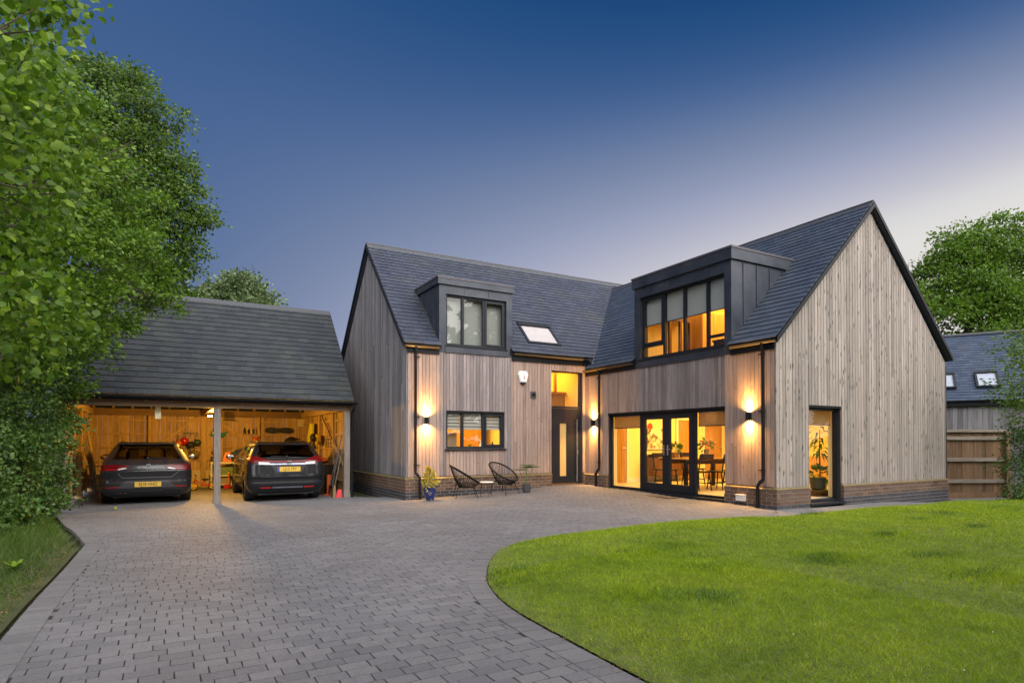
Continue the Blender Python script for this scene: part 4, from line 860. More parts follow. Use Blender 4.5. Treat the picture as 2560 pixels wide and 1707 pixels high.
# floodlight
t=thing('floodlight','small lit floodlight hung under the carport tie beam behind the middle post','floodlight',(CXM-.02,4.15,1.95))
q=MB(); q.box(CXM-.09,CXM+.05,4.06,4.18,1.86,1.91); q.build('housing',m_black,t); q=MB(); q.bar((CXM-.02,4.15,1.91),(CXM-.02,4.15,1.964),.03); q.build('bracket',m_black,t)
q=MB(); q.box(CXM-.075,CXM+.035,4.07,4.16,1.845,1.859); q.build('lens',emit('flood_lens',(1,.75,.35),60),t)
l=D.lights.new('floodlight_beam','POINT'); l.energy=430; l.color=(1,.50,.065); l.shadow_soft_size=.05; o=D.objects.new('floodlight_beam',l); COL.objects.link(o); o.location=(CXM-.02,4.10,1.79)
# ================================================================ CARS
def carpaint(name,c,flake=.2):
    g=G(name); g.col(c); g.rough(.5); g.p.inputs['Specular IOR Level'].default_value=.25; g.p.inputs['Metallic'].default_value=flake; g.p.inputs['Coat Weight'].default_value=.55; g.p.inputs['Coat Roughness'].default_value=.04; return g.m
m_tyre=plain('tyre',(.012,.012,.013),.8); m_rim=plain('alloy_rim',(.30,.30,.31),.3,.9); m_redl=plain('lamp_red',(.11,.003,.005),.25,var=.05,spec=.3); m_clear=plain('lamp_clear',(.55,.55,.57),.15,var=.15); m_trim=plain('black_trim',(.012,.012,.013),.5)
m_redref=plain('reflector_red',(.35,.01,.015),.25); m_carglass=glass('car_glass',(.8,.85,.85),.62,1.2); m_plate=plain('plate_yellow',(.62,.40,.06),.35,var=.04); m_ink=plain('plate_ink',(.012,.012,.014),.5); m_seat=plain('seat_fabric',(.018,.018,.02),.9); m_chrome=plain('chrome',(.62,.62,.64),.14,1.,var=.03); m_blueband=plain('plate_blue',(.02,.06,.35),.4)
class Car:
    def __init__(s,name,label,x,yrear,z,prof,paint,L,wheels,rw,glassz,glassx,sidey):
        s.t=thing(name,label,'car',(x,yrear+L/2,z),'cars parked in the carport'); s.x,s.y,s.z=x,yrear,z; s.prof=prof
        zs=np.arange(prof[0][0],prof[-1][0]+.001,.0175); P=np.array(prof); s.P=P
        n=4.2; nf=3.0; rc=.34
        rings=[]; 
        for zz in zs:
            yr,yf,hw,rcf=[np.interp(zz,P[:,0],P[:,k]) for k in (1,2,3,4)]
            a=np.linspace(0,1,22); ang=a*math.pi/2; px=hw*np.sin(ang)**(2/n); py=yr+rc*(1-np.cos(ang)**(2/n)); 
            px[0]=0
            pts=list(zip(px,py))
            y0,y1=yr+rc,yf-rcf
            for q in np.linspace(0,1,46)[1:-1]: pts.append((hw*(1-.06*max(0,q-.72)**2*8),y0+(y1-y0)*q))
            af=np.linspace(1,0,14)*math.pi/2; hw2=hw*(1-.06*.28**2*8)
            for u in af: pts.append((hw2*math.sin(u)**(2/nf),yf-rcf*(1-math.cos(u)**(2/nf))))
            half=pts; full=half+[(-u,v) for u,v in half[::-1][1:-1]]
            rings.append([(x+u,yrear+v,z+zz) for u,v in full])
        K=len(rings[0]); B=MB(); RW=MB(); SW={1:MB(),-1:MB()}; WS=MB()
        for m in (B,RW,SW[1],SW[-1],WS): m.smooth=True; m.v=[p for r in rings for p in r]
        for i in range(len(rings)-1):
            for k in range(K):
                f=(i*K+k,i*K+(k+1)%K,(i+1)*K+(k+1)%K,(i+1)*K+k); c=np.mean([B.v[q] for q in f],axis=0)-np.array([x,yrear,z])
                yr,yf,hw,rcf=[np.interp(c[2],P[:,0],P[:,q]) for q in (1,2,3,4)]; ax=abs(c[0])
                if any((c[1]-w)**2+(c[2]-rw)**2<(rw+.055)**2 for w in wheels) and ax>hw*.9: continue
                T=B
                if glassz[0]<c[2]<glassz[1]:
                    if c[1]<yr+.22 and ax<glassx*hw: T=RW
                    elif ax>hw*.93 and sidey[0]<c[1]<min(sidey[1],yf-.30) and not any(abs(c[1]-q)<.05 for q in sidey[2:]): T=SW[1 if c[0]>0 else -1]
                    elif c[1]>yf-.5 and ax<.88*hw: T=WS
                T.face(f)
        top=len(rings)-1; B.face([top*K+k for k in range(K)]); B.face([k for k in range(K)][::-1])
        B.build('body',paint,s.t); RW.build('rear_window',m_carglass,s.t); WS.build('windscreen',m_carglass,s.t)
        for q in (1,-1): SW[q].build('side_window',m_carglass,s.t)
        # underbody and wheels
        hw=P[:,3].max(); q=MB(); q.box(x-hw+.25,x+hw-.25,yrear+.2,yrear+L-.3,z+.17,z+.6); q.build('underbody',m_trim,s.t)
        for w in wheels:
            for sg in (1,-1):
                cxw=x+sg*(hw-.115); q=MB(); q.smooth=True; q.lathe([(rw*.62,-.11),(rw*.94,-.11),(rw,-.07),(rw,.07),(rw*.94,.11),(rw*.62,.11)],(cxw,yrear+w,z+rw),32,'x'); wo=q.build('wheel',m_tyre,s.t)
                q=MB(); q.smooth=True; e=sg*.095; q.lathe([(rw*.64,e-.02),(rw*.64,e+.02),(rw*.57,e+.02),(rw*.57,e-.02)],(cxw,yrear+w,z+rw),28,'x'); q.lathe([(.02,e-.01),(.07,e-.01),(.06,e+.012),(.02,e+.015)],(cxw,yrear+w,z+rw),14,'x')
                for k in range(5):
                    an=k*2*math.pi/5+.3
                    for da in (-.13,.13): q.bar((cxw+e,yrear+w+.06*math.cos(an),z+rw+.06*math.sin(an)),(cxw+e,yrear+w+rw*.6*math.cos(an+da),z+rw+rw*.6*math.sin(an+da)),.022,.03,up=(1,0,0))
                q.build('rim',m_rim,wo)
        # seats seen through the rear screen
        for sx in (-.37,.37):
            q=MB(); q.cbox(x+sx-.24,x+sx+.24,yrear+1.75,yrear+1.9,z+.45,z+1.02,.03); q.cbox(x+sx-.13,x+sx+.13,yrear+1.78,yrear+1.88,z+1.03,z+1.2,.03); q.build('seat',m_seat,s.t)
            q=MB(); q.cbox(x+sx-.23,x+sx+.23,yrear+2.55,yrear+2.7,z+.45,z+1.04,.03); q.cbox(x+sx-.13,x+sx+.13,yrear+2.58,yrear+2.68,z+1.05,z+1.23,.03); q.build('seat',m_seat,s.t)
    def surf(s,u,zz):
        yr,hw=np.interp(zz,s.P[:,0],s.P[:,1]),np.interp(zz,s.P[:,0],s.P[:,3]); t=min(abs(u)/hw,.9995)
        return yr+.34*(1-(1-t**4.2)**(1/4.2))
    def patch(s,name,m,rows,off=.008,nz=5,parent=None):
        """panel lying on the rear surface; rows of (x, z low, z high)"""
        q=MB(); q.smooth=True; xs=np.array([r[0] for r in rows]); X=np.linspace(xs[0],xs[-1],max(8,int((xs[-1]-xs[0])/.03))); F=[];Bk=[]
        for u in X:
            lo=np.interp(u,xs,[r[1] for r in rows]); hi=np.interp(u,xs,[r[2] for r in rows]); F.append([(s.x+u,s.y+s.surf(u,lo+(hi-lo)*k/nz)-off,s.z+lo+(hi-lo)*k/nz) for k in range(nz+1)]); Bk.append([(p[0],p[1]+off+.02,p[2]) for p in F[-1]])
        q.grid(F); q.grid([r[::-1] for r in Bk]); q.grid([[F[i][0],Bk[i][0]] for i in range(len(X))]); q.grid([[Bk[i][-1],F[i][-1]] for i in range(len(X))]); q.grid([Bk[0],F[0]]); q.grid([F[-1],Bk[-1]])
        return q.build(name,m,parent or s.t)
    def at(s,u,zz,off=.01): return Vector((s.x+u,s.y+float(s.surf(u,zz))-off,s.z+zz))
    def text(s,name,txt,u,zz,size,m,off=.012,sp=1.,parent=None,tilt=0.,sx=1.):
        q=MB(); p=s.at(u,zz,off); M=Matrix.Translation(p)@Matrix.Rotation(math.pi/2-tilt,4,'X')@Matrix.Diagonal((sx,1,1,1)); text_mesh(q,txt,size,M,.006,sp); return q.build(name,m,parent or s.t)
    def plate(s,txt,u,zz,band=False):
        y=min(s.surf(u-.2,zz),s.surf(u+.2,zz))-.02; q=MB(); q.box(s.x+u-.26,s.x+u+.26,s.y+y,s.y+y+.015,s.z+zz-.056,s.z+zz+.056); o=q.build('number_plate',m_plate,s.t)
        q=MB(); M=Matrix.Translation((s.x+u+(.02 if band else 0),s.y+y-.002,s.z+zz))@Matrix.Rotation(math.pi/2,4,'X')@Matrix.Diagonal((.92,1.12,1,1)); text_mesh(q,txt,.088,M,.004,1.02); q.build('plate_lettering',m_ink,o)
        if band: q=MB(); q.box(s.x+u-.258,s.x+u-.215,s.y+y-.002,s.y+y,s.z+zz-.054,s.z+zz+.054); q.build('plate_band',m_blueband,o)
    def mirror(s,yy,zz,hw):
        for sg in (1,-1):
            q=MB(); q.smooth=True; c=Vector((s.x+sg*(hw+.13),s.y+yy,s.z+zz)); q.ball(c,.12,12,(1.05,.55,.65)); q.bar(c,c-Vector((sg*.14,0,.04)),.05,.03); o=q.build('door_mirror',m_trim,s.t)
            q=MB(); q.smooth=True; q.ball(c-Vector((0,.052,0)),.098,12,(1.05,.18,.65)); q.build('mirror_glass',m_chrome,o)
    def rails(s,u,z0,y0,y1,m):
        for sg in (1,-1):
            q=MB(); q.smooth=True; q.tube([(s.x+sg*u,s.y+y0,s.z+z0-.03),(s.x+sg*u,s.y+y0+.12,s.z+z0+.02),(s.x+sg*u,s.y+(y0+y1)/2,s.z+z0+.045),(s.x+sg*u,s.y+y1-.12,s.z+z0+.02),(s.x+sg*u,s.y+y1,s.z+z0-.03)],.016,8); q.build('roof_rail',m,s.t)
# z, rear y, front y, half width, front corner
p1=[(.17,.22,4.36,.76,.7),(.24,.07,4.46,.84,.75),(.33,.02,4.50,.875,.8),(.50,.0,4.53,.90,.8),(.555,.01,4.53,.905,.8),(.585,.055,4.53,.908,.8),(.66,.05,4.53,.908,.8),(.76,.035,4.52,.905,.85),(.80,.06,4.50,.902,.9),(.90,.10,4.44,.893,.95),(.96,.15,4.30,.88,1.0),(1.0,.19,3.70,.86,.7),(1.03,.22,3.42,.84,.5),(1.12,.31,3.22,.79,.45),(1.22,.42,3.02,.735,.4),(1.31,.53,2.80,.68,.4),(1.36,.58,2.62,.645,.4),(1.395,.66,2.42,.60,.4),(1.415,.95,2.1,.5,.4)]
c1=Car('parked_car','dark grey estate car parked in the left bay of the carport',-10.56,2.38,FZ,p1,carpaint('paint_grey',(.015,.016,.020),.2),4.53,(.84,3.47),.32,(1.035,1.33),.80,(.55,3.3,1.25,2.2))
for sg in (1,-1):
    f=lambda rows:[(sg*a,b,c) for a,b,c in rows][::sg]
    o=c1.patch('tail_lamp',m_redl,f([(.345,.868,.876),(.43,.80,.90),(.60,.785,.915),(.78,.775,.915),(.875,.785,.90)]),.012)
    c1.patch('lamp_lens',m_clear,f([(.40,.824,.836),(.46,.806,.842),(.56,.792,.815)]),.02,parent=o)
    c1.patch('lamp_strip',m_redref,f([(.50,.800,.815),(.78,.792,.812)]),.02,parent=o)
    c1.patch('reflector',m_redref,f([(.56,.395,.415),(.80,.395,.412)]),.012)
    c1.patch('bumper_vent',m_trim,f([(.46,.50,.54),(.60,.40,.53),(.80,.43,.50)]),.004)
m_greyp=plain('bumper_grey',(.045,.045,.05),.4); c1.patch('bumper_panel',m_greyp,[(-.57,.385,.40),(-.42,.385,.545),(.42,.385,.545),(.57,.385,.40)],.006)
c1.patch('tailgate_crease',m_chrome,[(-.55,.70,.72),(-.48,.610,.618),(.48,.610,.618),(.64,.74,.75)],.003); c1.patch('tailgate_lip',m_trim,[(-.80,.555,.585),(.80,.555,.585)],.004)
c1.patch('diffuser',m_trim,[(-.62,.235,.33),(.62,.235,.33)],.006); c1.patch('diffuser_blade',m_greyp,[(-.32,.30,.318),(.32,.30,.318)],.02)
c1.plate('RJ18 HNO',.02,.465)
for u in (-.50,-.40): q=MB(); q.smooth=True; p=c1.at(u,.285,.0); q.tube([p+Vector((0,-.03,0)),p+Vector((0,.12,0))],.045,14,cap=False); q.build('exhaust_pipe',m_chrome,c1.t)
q=MB(); p=c1.at(.03,.88,.012)   # emblem: two interlocking angular strokes
for poly in ([(-.045,.036),(.045,.036),(.045,.014),(-.012,.014),(.008,.004),(-.02,.004),(-.045,.014)],[(.045,-.036),(-.045,-.036),(-.045,-.014),(.012,-.014),(-.022,.0),(.02,.002),(.045,-.012)]): q.prism([p+Vector((a,b*-.35*0,b)) for a,b in poly],(0,-.006,0))
q.build('emblem',m_chrome,c1.t)
for k,ch in enumerate('LEON'): c1.text('badge_letter',ch,-.085+k*.092,.797,.046,m_chrome,.008,sx=1.25)
q=MB(); a=c1.at(.0,1.045,.02); b=c1.at(.40,1.06,.02); q.bar(a,b,.02,.012); q.ball(a,.03,8); q.build('wiper',m_trim,c1.t)
q=MB(); 
q.prism([(c1.x-.60,c1.y+.47,c1.z+1.365),(c1.x+.60,c1.y+.47,c1.z+1.365),(c1.x+.58,c1.y+.8,c1.z+1.405),(c1.x-.58,c1.y+.8,c1.z+1.405)],(0,0,.014)); q.build('spoiler',carpaint('paint_spoiler',(.022,.023,.028),.35),c1.t)
c1.mirror(2.95,1.02,.86); c1.rails(.545,1.40,.75,2.5,m_chrome)
p2=[(.18,.25,4.34,.76,.7),(.25,.09,4.46,.83,.75),(.33,.03,4.50,.865,.8),(.42,.0,4.53,.88,.8),(.47,.0,4.53,.885,.8),(.49,.04,4.53,.885,.8),(.55,.035,4.53,.885,.8),(.60,.01,4.53,.885,.8),(.66,.012,4.53,.884,.8),(.88,.04,4.44,.878,.95),(.93,.055,4.38,.87,.95),(.99,.07,4.25,.862,1.0),(1.02,.13,3.80,.85,.7),(1.06,.17,3.42,.83,.5),(1.14,.25,3.22,.79,.45),(1.23,.35,3.02,.745,.4),(1.31,.44,2.80,.70,.4),(1.36,.50,2.62,.66,.4),(1.40,.62,2.42,.60,.4),(1.425,.95,2.1,.5,.4)]
c2=Car('parked_car','glossy black estate car with a red light band parked in the right bay',-7.67,1.46,FZ,p2,carpaint('paint_black',(.006,.0065,.009),.1),4.53,(.85,3.45),.325,(1.055,1.335),.80,(.55,3.35,1.3,2.25))
for sg in (1,-1):
    f=lambda rows:[(sg*a,b,c) for a,b,c in rows][::sg]
    o=c2.patch('tail_lamp',m_redl,f([(.38,.935,.985),(.52,.93,1.03),(.66,.925,1.085),(.80,.94,1.095),(.865,.97,1.08)]),.018)
    c2.patch('lamp_lens',m_clear,f([(.40,.89,.935),(.50,.89,.95),(.64,.90,.955)]),.022,parent=o)
    c2.patch('reflector',m_redref,f([(.37,.335,.362),(.60,.335,.362)]),.012)
c2.patch('light_band',m_redl,[(-.40,.935,.985),(0,.93,.98),(.40,.935,.985)],.014); c2.patch('chrome_strip',plain('strip_bluegrey',(.16,.18,.24),.2,.7),[(-.40,.885,.915),(.42,.885,.915)],.012)
c2.patch('plate_recess',m_trim,[(-.36,.86,.88),(-.27,.70,.88),(.33,.70,.88),(.40,.86,.88)],.006); c2.patch('bumper_bar',plain('bar_satin',(.20,.22,.26),.3,.6),[(-.34,.335,.365),(.34,.335,.365)],.012)
c2.patch('boot_crease',m_trim,[(-.60,.485,.497),(.62,.485,.497)],.004); c2.patch('boot_highlight',plain('crease_highlight',(.12,.13,.17),.25,.7),[(-.58,.595,.605),(.62,.595,.605)],.004)  # highlight along the boot put in as a pale strip
c2.plate('LJ15 YFT',.03,.778,True)
q=MB(); p=c2.at(.04,.93,.03); h=.05   # emblem: framed capital H
pts=[(p.x+x,p.y,p.z+z) for x,z in ((-h,h*.8),(h,h*.8),(h*.72,-h*.8),(-h*.72,-h*.8))]; q.tube([Vector(a) for a in pts],.006,6,closed=True)
q.bar(p+Vector((-.026,0,.034)),p+Vector((-.018,0,-.036)),.011,.008); q.bar(p+Vector((.026,0,.034)),p+Vector((.018,0,-.036)),.011,.008); q.bar(p+Vector((-.024,0,0)),p+Vector((.024,0,0)),.012,.008); q.build('emblem',m_chrome,c2.t)
c2.text('badge_lettering','TOURER',.53,.635,.034,m_chrome,.008); c2.text('badge_lettering','i-DTEC',-.46,.635,.034,m_chrome,.008)
q=MB(); a=c2.at(.0,1.07,.02); b=c2.at(-.36,1.085,.02); q.bar(a,b,.02,.012); q.ball(a,.03,8); q.build('wiper',m_trim,c2.t)
q=MB(); q.prism([(c2.x-.62,c2.y+.36,c2.z+1.355),(c2.x+.62,c2.y+.36,c2.z+1.355),(c2.x+.59,c2.y+.75,c2.z+1.41),(c2.x-.59,c2.y+.75,c2.z+1.41)],(0,0,.014)); q.build('spoiler',carpaint('paint_spoiler2',(.006,.0065,.009),.1),c2.t)
c2.mirror(2.95,1.02,.85); c2.rails(.56,1.41,.75,2.5,m_chrome)
for sg in (1,-1): q=MB(); q.smooth=True; q.tube([(c2.x+sg*(.875),c2.y+.75,c2.z+1.05),(c2.x+sg*.845,c2.y+1.8,c2.z+1.045),(c2.x+sg*.84,c2.y+3.1,c2.z+1.035)],.008,6); q.build('window_trim',m_chrome,c2.t)
# ================================================================ OUTSIDE FURNITURE BY THE FRONT WALL
m_cord=plain('black_cord',(.007,.007,.008),.6,spec=.15)
def lounge(x,y,a,label):
    z=gzf(x,y)+.004; t=thing('garden_chair',label,'chair',(x,y,z),'black string egg chairs by the front wall'); M=Matrix.Translation((x,y,z))@Matrix.Rotation(a,4,'Z')
    c=Vector((-.02,0,.55)); s=Vector((.355,0,-.215)); K=46
    rim=[c+s*math.cos(q)*(1 if math.cos(q)>0 else 1.02)+Vector((0,.335*math.sin(q)*(1-.10*math.cos(q)),0)) for q in [2*math.pi*k/K for k in range(K)]]
    q=MB(); q.M=M; q.smooth=True; q.tube(rim,.018,8,closed=True); q.build('rim',m_cord,t)
    hub=Vector((-.06,0,.24)); ring=[hub+Vector((.10*math.cos(2*math.pi*k/K),.10*math.sin(2*math.pi*k/K),0)) for k in range(K)]
    q=MB(); q.M=M; q.smooth=True; q.tube(ring,.008,6,closed=True)
    for r,h in zip(rim,ring):
        m=(r+h)/2+Vector((0,0,-.055)); q.tube([r,m,h],.0062,4,cap=False)
    q.build('string_seat',m_cord,t)
    hoop=[Vector((-.02+.24*math.cos(2*math.pi*k/24),.24*math.sin(2*math.pi*k/24),.315)) for k in range(24)]
    q=MB(); q.M=M; q.smooth=True; q.tube(hoop,.009,6,closed=True); q.build('frame_hoop',m_cord,t)
    for an in (.7,2.4,3.9,5.5):
        q=MB(); q.M=M; q.smooth=True; q.tube([(-.02+.235*math.cos(an),.235*math.sin(an),.34),(.37*math.cos(an),.37*math.sin(an),.0)],.0085,6); q.build('leg',m_cord,t)
lounge(-4.0,-.64,-.3,'black string egg chair nearest the blue pot, turned towards the door')
lounge(-3.0,-.74,-1.2,'black string egg chair between the little round table and the grey pot')
x,y=-3.55,-.86; z=gzf(x,y)
t=thing('side_table','small round white topped table on black wire legs between the string chairs','table',(x,y,z))
q=MB(); q.smooth=True; q.lathe([(.15,z+.345),(.17,z+.35),(.17,z+.362),(.15,z+.366)],(x,y,0),28); q.build('tabletop',m_white,t)
for k in range(3):
    an=k*2.1+.3; q=MB(); q.tube([(x+.13*math.cos(an-.25),y+.13*math.sin(an-.25),z+.345),(x+.15*math.cos(an),y+.15*math.sin(an),z+.005),(x+.13*math.cos(an+.25),y+.13*math.sin(an+.25),z+.345)],.005,6); q.build('leg',m_cord,t)
# blue glazed pot with a yellow shrub
x,y=-4.87,-.54; z=gzf(x,y)
t=thing('flower_pot','blue glazed pot with a pale emblem holding a yellow leaved shrub','plant pot',(x,y,z))
m_blue=plain('blue_glaze',(.008,.022,.13),.15,var=.3); m_blue.node_tree.nodes['Principled BSDF'].inputs['Coat Weight'].default_value=.6
q=MB(); q.smooth=True; q.lathe([(.09,z+.035),(.10,z+.04),(.13,z+.13),(.155,z+.25),(.158,z+.275),(.172,z+.285),(.172,z+.315),(.15,z+.315),(.145,z+.28),(.02,z+.275)],(x,y,0),32); q.build('pot',m_blue,t)
for k in range(3): q=MB(); q.cbox(x+.08*math.cos(k*2.1)-.02,x+.08*math.cos(k*2.1)+.02,y+.08*math.sin(k*2.1)-.02,y+.08*math.sin(k*2.1)+.02,z,z+.036); q.build('foot',m_blue,t)
q=MB(); dv=Vector((cam.location.x-x,cam.location.y-y,0)).normalized(); sd=Vector((-dv.y,dv.x,0)); pc=Vector((x,y,z+.17))+dv*.142
for a,b in ((0,.03),(.03,0),(0,-.03),(-.03,0)): q.ball(pc+sd*a+Vector((0,0,b)),.016,8,(.8,.8,.8))
q.build('emblem',plain('emblem_sand',(.35,.30,.22),.6),t)
m_yel=leafmat('yellow_leaf',(.16,.17,.02),(.42,.36,.05),.3,(.55,.48,.12))
q=MB(); q.tube([(x,y,z+.27),(x+.01,y,z+.5)],.012,6); q.build('stem',m_oak,t)
q=MB(); leafy(q,(x+.02,y,z+.42),150,.17,.09,.5); leafy(q,(x,y,z+.58),110,.12,.08,1.0); leafy(q,(x-.04,y,z+.70),50,.07,.07,1.2); leafy(q,(x-.03,y-.05,z+.36),60,.18,.08,.3); q.build('foliage',m_yel,t)
x,y=-2.43,-.84; z=gzf(x,y)
t=thing('flower_pot','dark grey round pot with a thin stemmed palm like plant by the brick plinth','plant pot',(x,y,z))
q=MB(); q.smooth=True; q.lathe([(.088,z),(.10,z+.02),(.104,z+.215),(.094,z+.215),(.09,z+.18),(.01,z+.18)],(x,y,0),28); q.build('pot',plain('pot_grey',(.055,.057,.065),.6),t)
m_palm=leafmat('palm_leaf',(.04,.09,.02),(.09,.17,.04)); q=MB()
heads=((.02,.0,.66),(.16,-.02,.62),(-.18,.05,.55),(.05,.1,.60))
for hx,hy,hz in heads: q.tube([(x,y,z+.17),(x+hx*.4,y+hy*.4,z+hz*.6),(x+hx,y+hy,z+hz)],.005,5)
q.build('stem',m_palm,t); q=MB()
for hx,hy,hz in heads:
    for k in range(9):
        an=k*.7+hx; p=Vector((x+hx,y+hy,z+hz)); d=Vector((math.cos(an),math.sin(an),.12)); w=Vector((-d.y,d.x,0))*.02
        q.poly([p,p+d*.11+w*1.6+Vector((0,0,.02)),p+d*.23-Vector((0,0,.01)),p+d*.11-w*1.6+Vector((0,0,.02))])
q.build('foliage',m_palm,t)
x,y=-11.1,1.33; q=MB(); q.smooth=True; q.ball((x,y,gzf(x,y)+.036),.034,14); tag(q.build('tennis_ball',plain('felt_green',(.30,.38,.04),.95,bump=.4),loc=(x,y,gzf(x,y))),'yellow green tennis ball lying on the paving before the grey car','ball')
# ================================================================ THINGS STORED IN THE CARPORT
RY=CY1-.06
def bx(name,label,cat,m,x0,x1,y0,y1,z0,z1,b=.008,group=None):
    q=MB(); q.cbox(x0,x1,y0,y1,z0,z1,b); return tag(q.build(name,m,loc=((x0+x1)/2,(y0+y1)/2,z0)),label,cat,group)
m_red=plain('red_gloss',(.42,.012,.015),.2); m_org=plain('orange_plastic',(.55,.10,.012),.4); m_yelw=plain('yellow_plastic',(.62,.42,.02),.4); m_teal=plain('teal_canvas',(.012,.14,.11),.7); m_dgreen=plain('dark_green',(.02,.05,.025),.5); m_blk=plain('black_rubber',(.012,.012,.013),.65); m_bluec=plain('blue_cloth',(.03,.06,.17),.8)
def helmet(x,z,r,m,label):
    t=thing('bike_helmet',label,'helmet',(x,RY-.08,z),'helmets on the hooks'); q=MB(); q.smooth=True; q.ball((x,RY-.1,z),r,18,(1,.75,.92)); q.build('shell',m,t)
    q=MB(); q.tube([(x-r*.5,RY-.06,z+r*.6),(x,RY-.03,1.40),(x+r*.5,RY-.06,z+r*.6)],.006,5); q.build('strap',m_blk,t)
helmet(-9.69,1.19,.125,m_red,'shiny red helmet hanging on the hooks of the rear carport wall'); helmet(-9.52,1.07,.125,m_blk,'black helmet hanging below the red helmet'); helmet(-9.33,1.15,.115,m_dgreen,'dark green vented helmet hanging right of the red helmet'); helmet(-9.83,1.12,.10,m_org,'orange helmet half hidden behind the red helmet')
t=thing('hook_rail','dark row of coat hooks on the rear carport wall','hooks',(-9.53,RY,1.42)); q=MB(); q.box(-9.72,-9.32,RY-.03,RY,1.41,1.45); q.build('rail',m_darkwood,t)
for k in range(5): q=MB(); x=-9.69+k*.085; q.tube([(x,RY-.03,1.44),(x,RY-.08,1.42),(x,RY-.085,1.47)],.009,6); q.build('hook',m_blk,t)
q=MB(); q.smooth=True
for k in range(9): q.ball((-9.41+random.uniform(-.08,.08),RY-.16+random.uniform(-.04,.04),.84+random.uniform(-.1,.08)),.085,10)
q.tube([(-9.41,RY-.14,.92),(-9.40,RY-.06,1.38)],.008,5); tag(q.build('ball_bag',plain('net_bag',(.16,.13,.08),.8,var=.4),loc=(-9.41,RY-.15,.72)),'beige net bag of balls hanging beneath the helmets','bag')
t=thing('teal_banner','teal pennant sign with pale lettering behind the middle post','banner',(-8.78,RY,1.3)); q=MB(); q.prism([(-8.98,RY-.03,1.36),(-8.60,RY-.03,1.30),(-8.44,RY-.03,1.50),(-8.66,RY-.03,1.46),(-8.88,RY-.03,1.62)],(0,.015,0)); q.build('cloth',m_teal,t)
q=MB(); text_mesh(q,'SURF',.10,Matrix.Translation((-8.80,RY-.034,1.44))@Matrix.Rotation(math.pi/2,4,'X'),.004); q.build('lettering',m_white,t)
for k,(x,h,r,m) in enumerate(((-7.97,.20,.035,m_blk),(-7.90,.13,.025,m_yelw),(-7.84,.17,.03,m_darkwood),(-7.77,.16,.028,m_white),(-7.70,.18,.028,m_dgreen),(-7.64,.19,.028,m_oakdoor))):
    bottle('bottle',('black bottle at the left end of the row on the wall rail','short yellow bottle beside the black one on the wall rail','brown bottle between the yellow and the white one','white bottle in the middle of the row on the wall rail','dark green bottle right of the white one','amber bottle at the right end of the row on the wall rail')[k],'bottle',x,RY-.03,1.433,h,r,m,'bottles standing on the wall rail')
t=thing('snow_skate','black hourglass shaped balance board on the rear carport wall','board',(-6.93,RY,1.43)); q=MB(); P=[]
for k in range(40):
    a=2*math.pi*k/40; ca,sa=math.cos(a),math.sin(a); P.append((-6.935+.42*ca,RY-.03,1.548+(.115-.045*math.exp(-(ca/.35)**2))*math.copysign(abs(sa)**.6,sa)))
q.prism(P,(0,-.05,0)); q.build('deck',m_blk,t)
for x in (-7.18,-6.69): q=MB(); q.tube([(x,RY-.082,1.548),(x,RY-.09,1.548)],.085,20); q.build('foot_pad',plain('pad_navy',(.01,.02,.04),.6),t)
q=MB(); q.smooth=True; q.ball((-6.55,RY-.2,1.10),.24,16,(1,.7,1.0)); tag(q.build('rucksack',m_blk,loc=(-6.55,RY-.2,.86)),'big rounded black rucksack on the rear carport wall below the balance board','bag')
q=MB(); q.smooth=True; q.ball((-7.66,RY-.1,1.22),.10,10,(1,.7,1)); q.tube([(-7.66,RY-.1,1.25),(-7.57,RY-.12,1.34)],.03,8); tag(q.build('watering_can',m_org,loc=(-7.66,RY-.1,1.12)),'small orange watering can hanging on the rear wall above the black car','can')
bx('fuse_box','pale square fuse box in the right rear corner of the carport','fuse box',plain('fuse_white',(.55,.50,.38),.6),-6.33,-6.12,RY-.12,RY,1.68,1.92)
q=MB(); q.tube([(-6.2,RY-.03,1.68),(-6.2,RY-.03,.3)],.018,8); tag(q.build('conduit',m_blk,loc=(-6.2,RY-.03,.3)),'dark cable conduit running down below the fuse box','conduit')
WX=CX1-.01
q=MB(); q.prism([(WX-.06,5.55,1.72),(WX-.06,5.9,1.74),(WX-.06,6.3,1.30),(WX-.06,6.15,1.10),(WX-.06,5.75,1.22),(WX-.06,5.5,1.3)],(-.05,0,0)); tag(q.build('hi_vis_vest',plain('hivis',(.62,.60,.03),.6,var=.25),loc=(WX-.06,5.9,1.1)),'yellow high visibility vest hanging on the right carport wall','vest')
t=thing('garden_strimmer','tangle of black garden tools hanging beside the yellow vest','tool',(WX-.1,5.2,.9)); q=MB(); q.smooth=True; q.ball((WX-.15,5.25,1.3),.12,12,(.7,1.2,1)); q.build('motor',m_blk,t); q=MB(); q.tube([(WX-.12,5.2,1.3),(WX-.1,5.1,.6)],.018,8); q.build('shaft',m_blk,t); q=MB(); q.ball((WX-.12,5.3,1.0),.09,10); q.build('guard',m_dgreen,t)
t=thing('hose_reel','yellow hose reel with black hub on the right carport wall','reel',(WX-.1,4.7,1.25)); q=MB(); q.tube([(WX-.06,4.7,1.25),(WX-.16,4.7,1.25)],.15,20); q.build('drum',m_yelw,t); q=MB(); q.tube([(WX-.161,4.7,1.25),(WX-.18,4.7,1.25)],.075,16); q.build('hub',m_blk,t)
t=thing('wire_basket','black wire basket with tall handle on the right wall rail','basket',(WX-.1,3.4,1.01))
for z in (1.03,1.14,1.25): q=MB(); q.tube([(WX-.10+.08*math.cos(a),3.4+.14*math.sin(a),z) for a in np.linspace(0,6.28,17)[:-1]],.006,5,closed=True); q.build('hoop',m_blk,t)
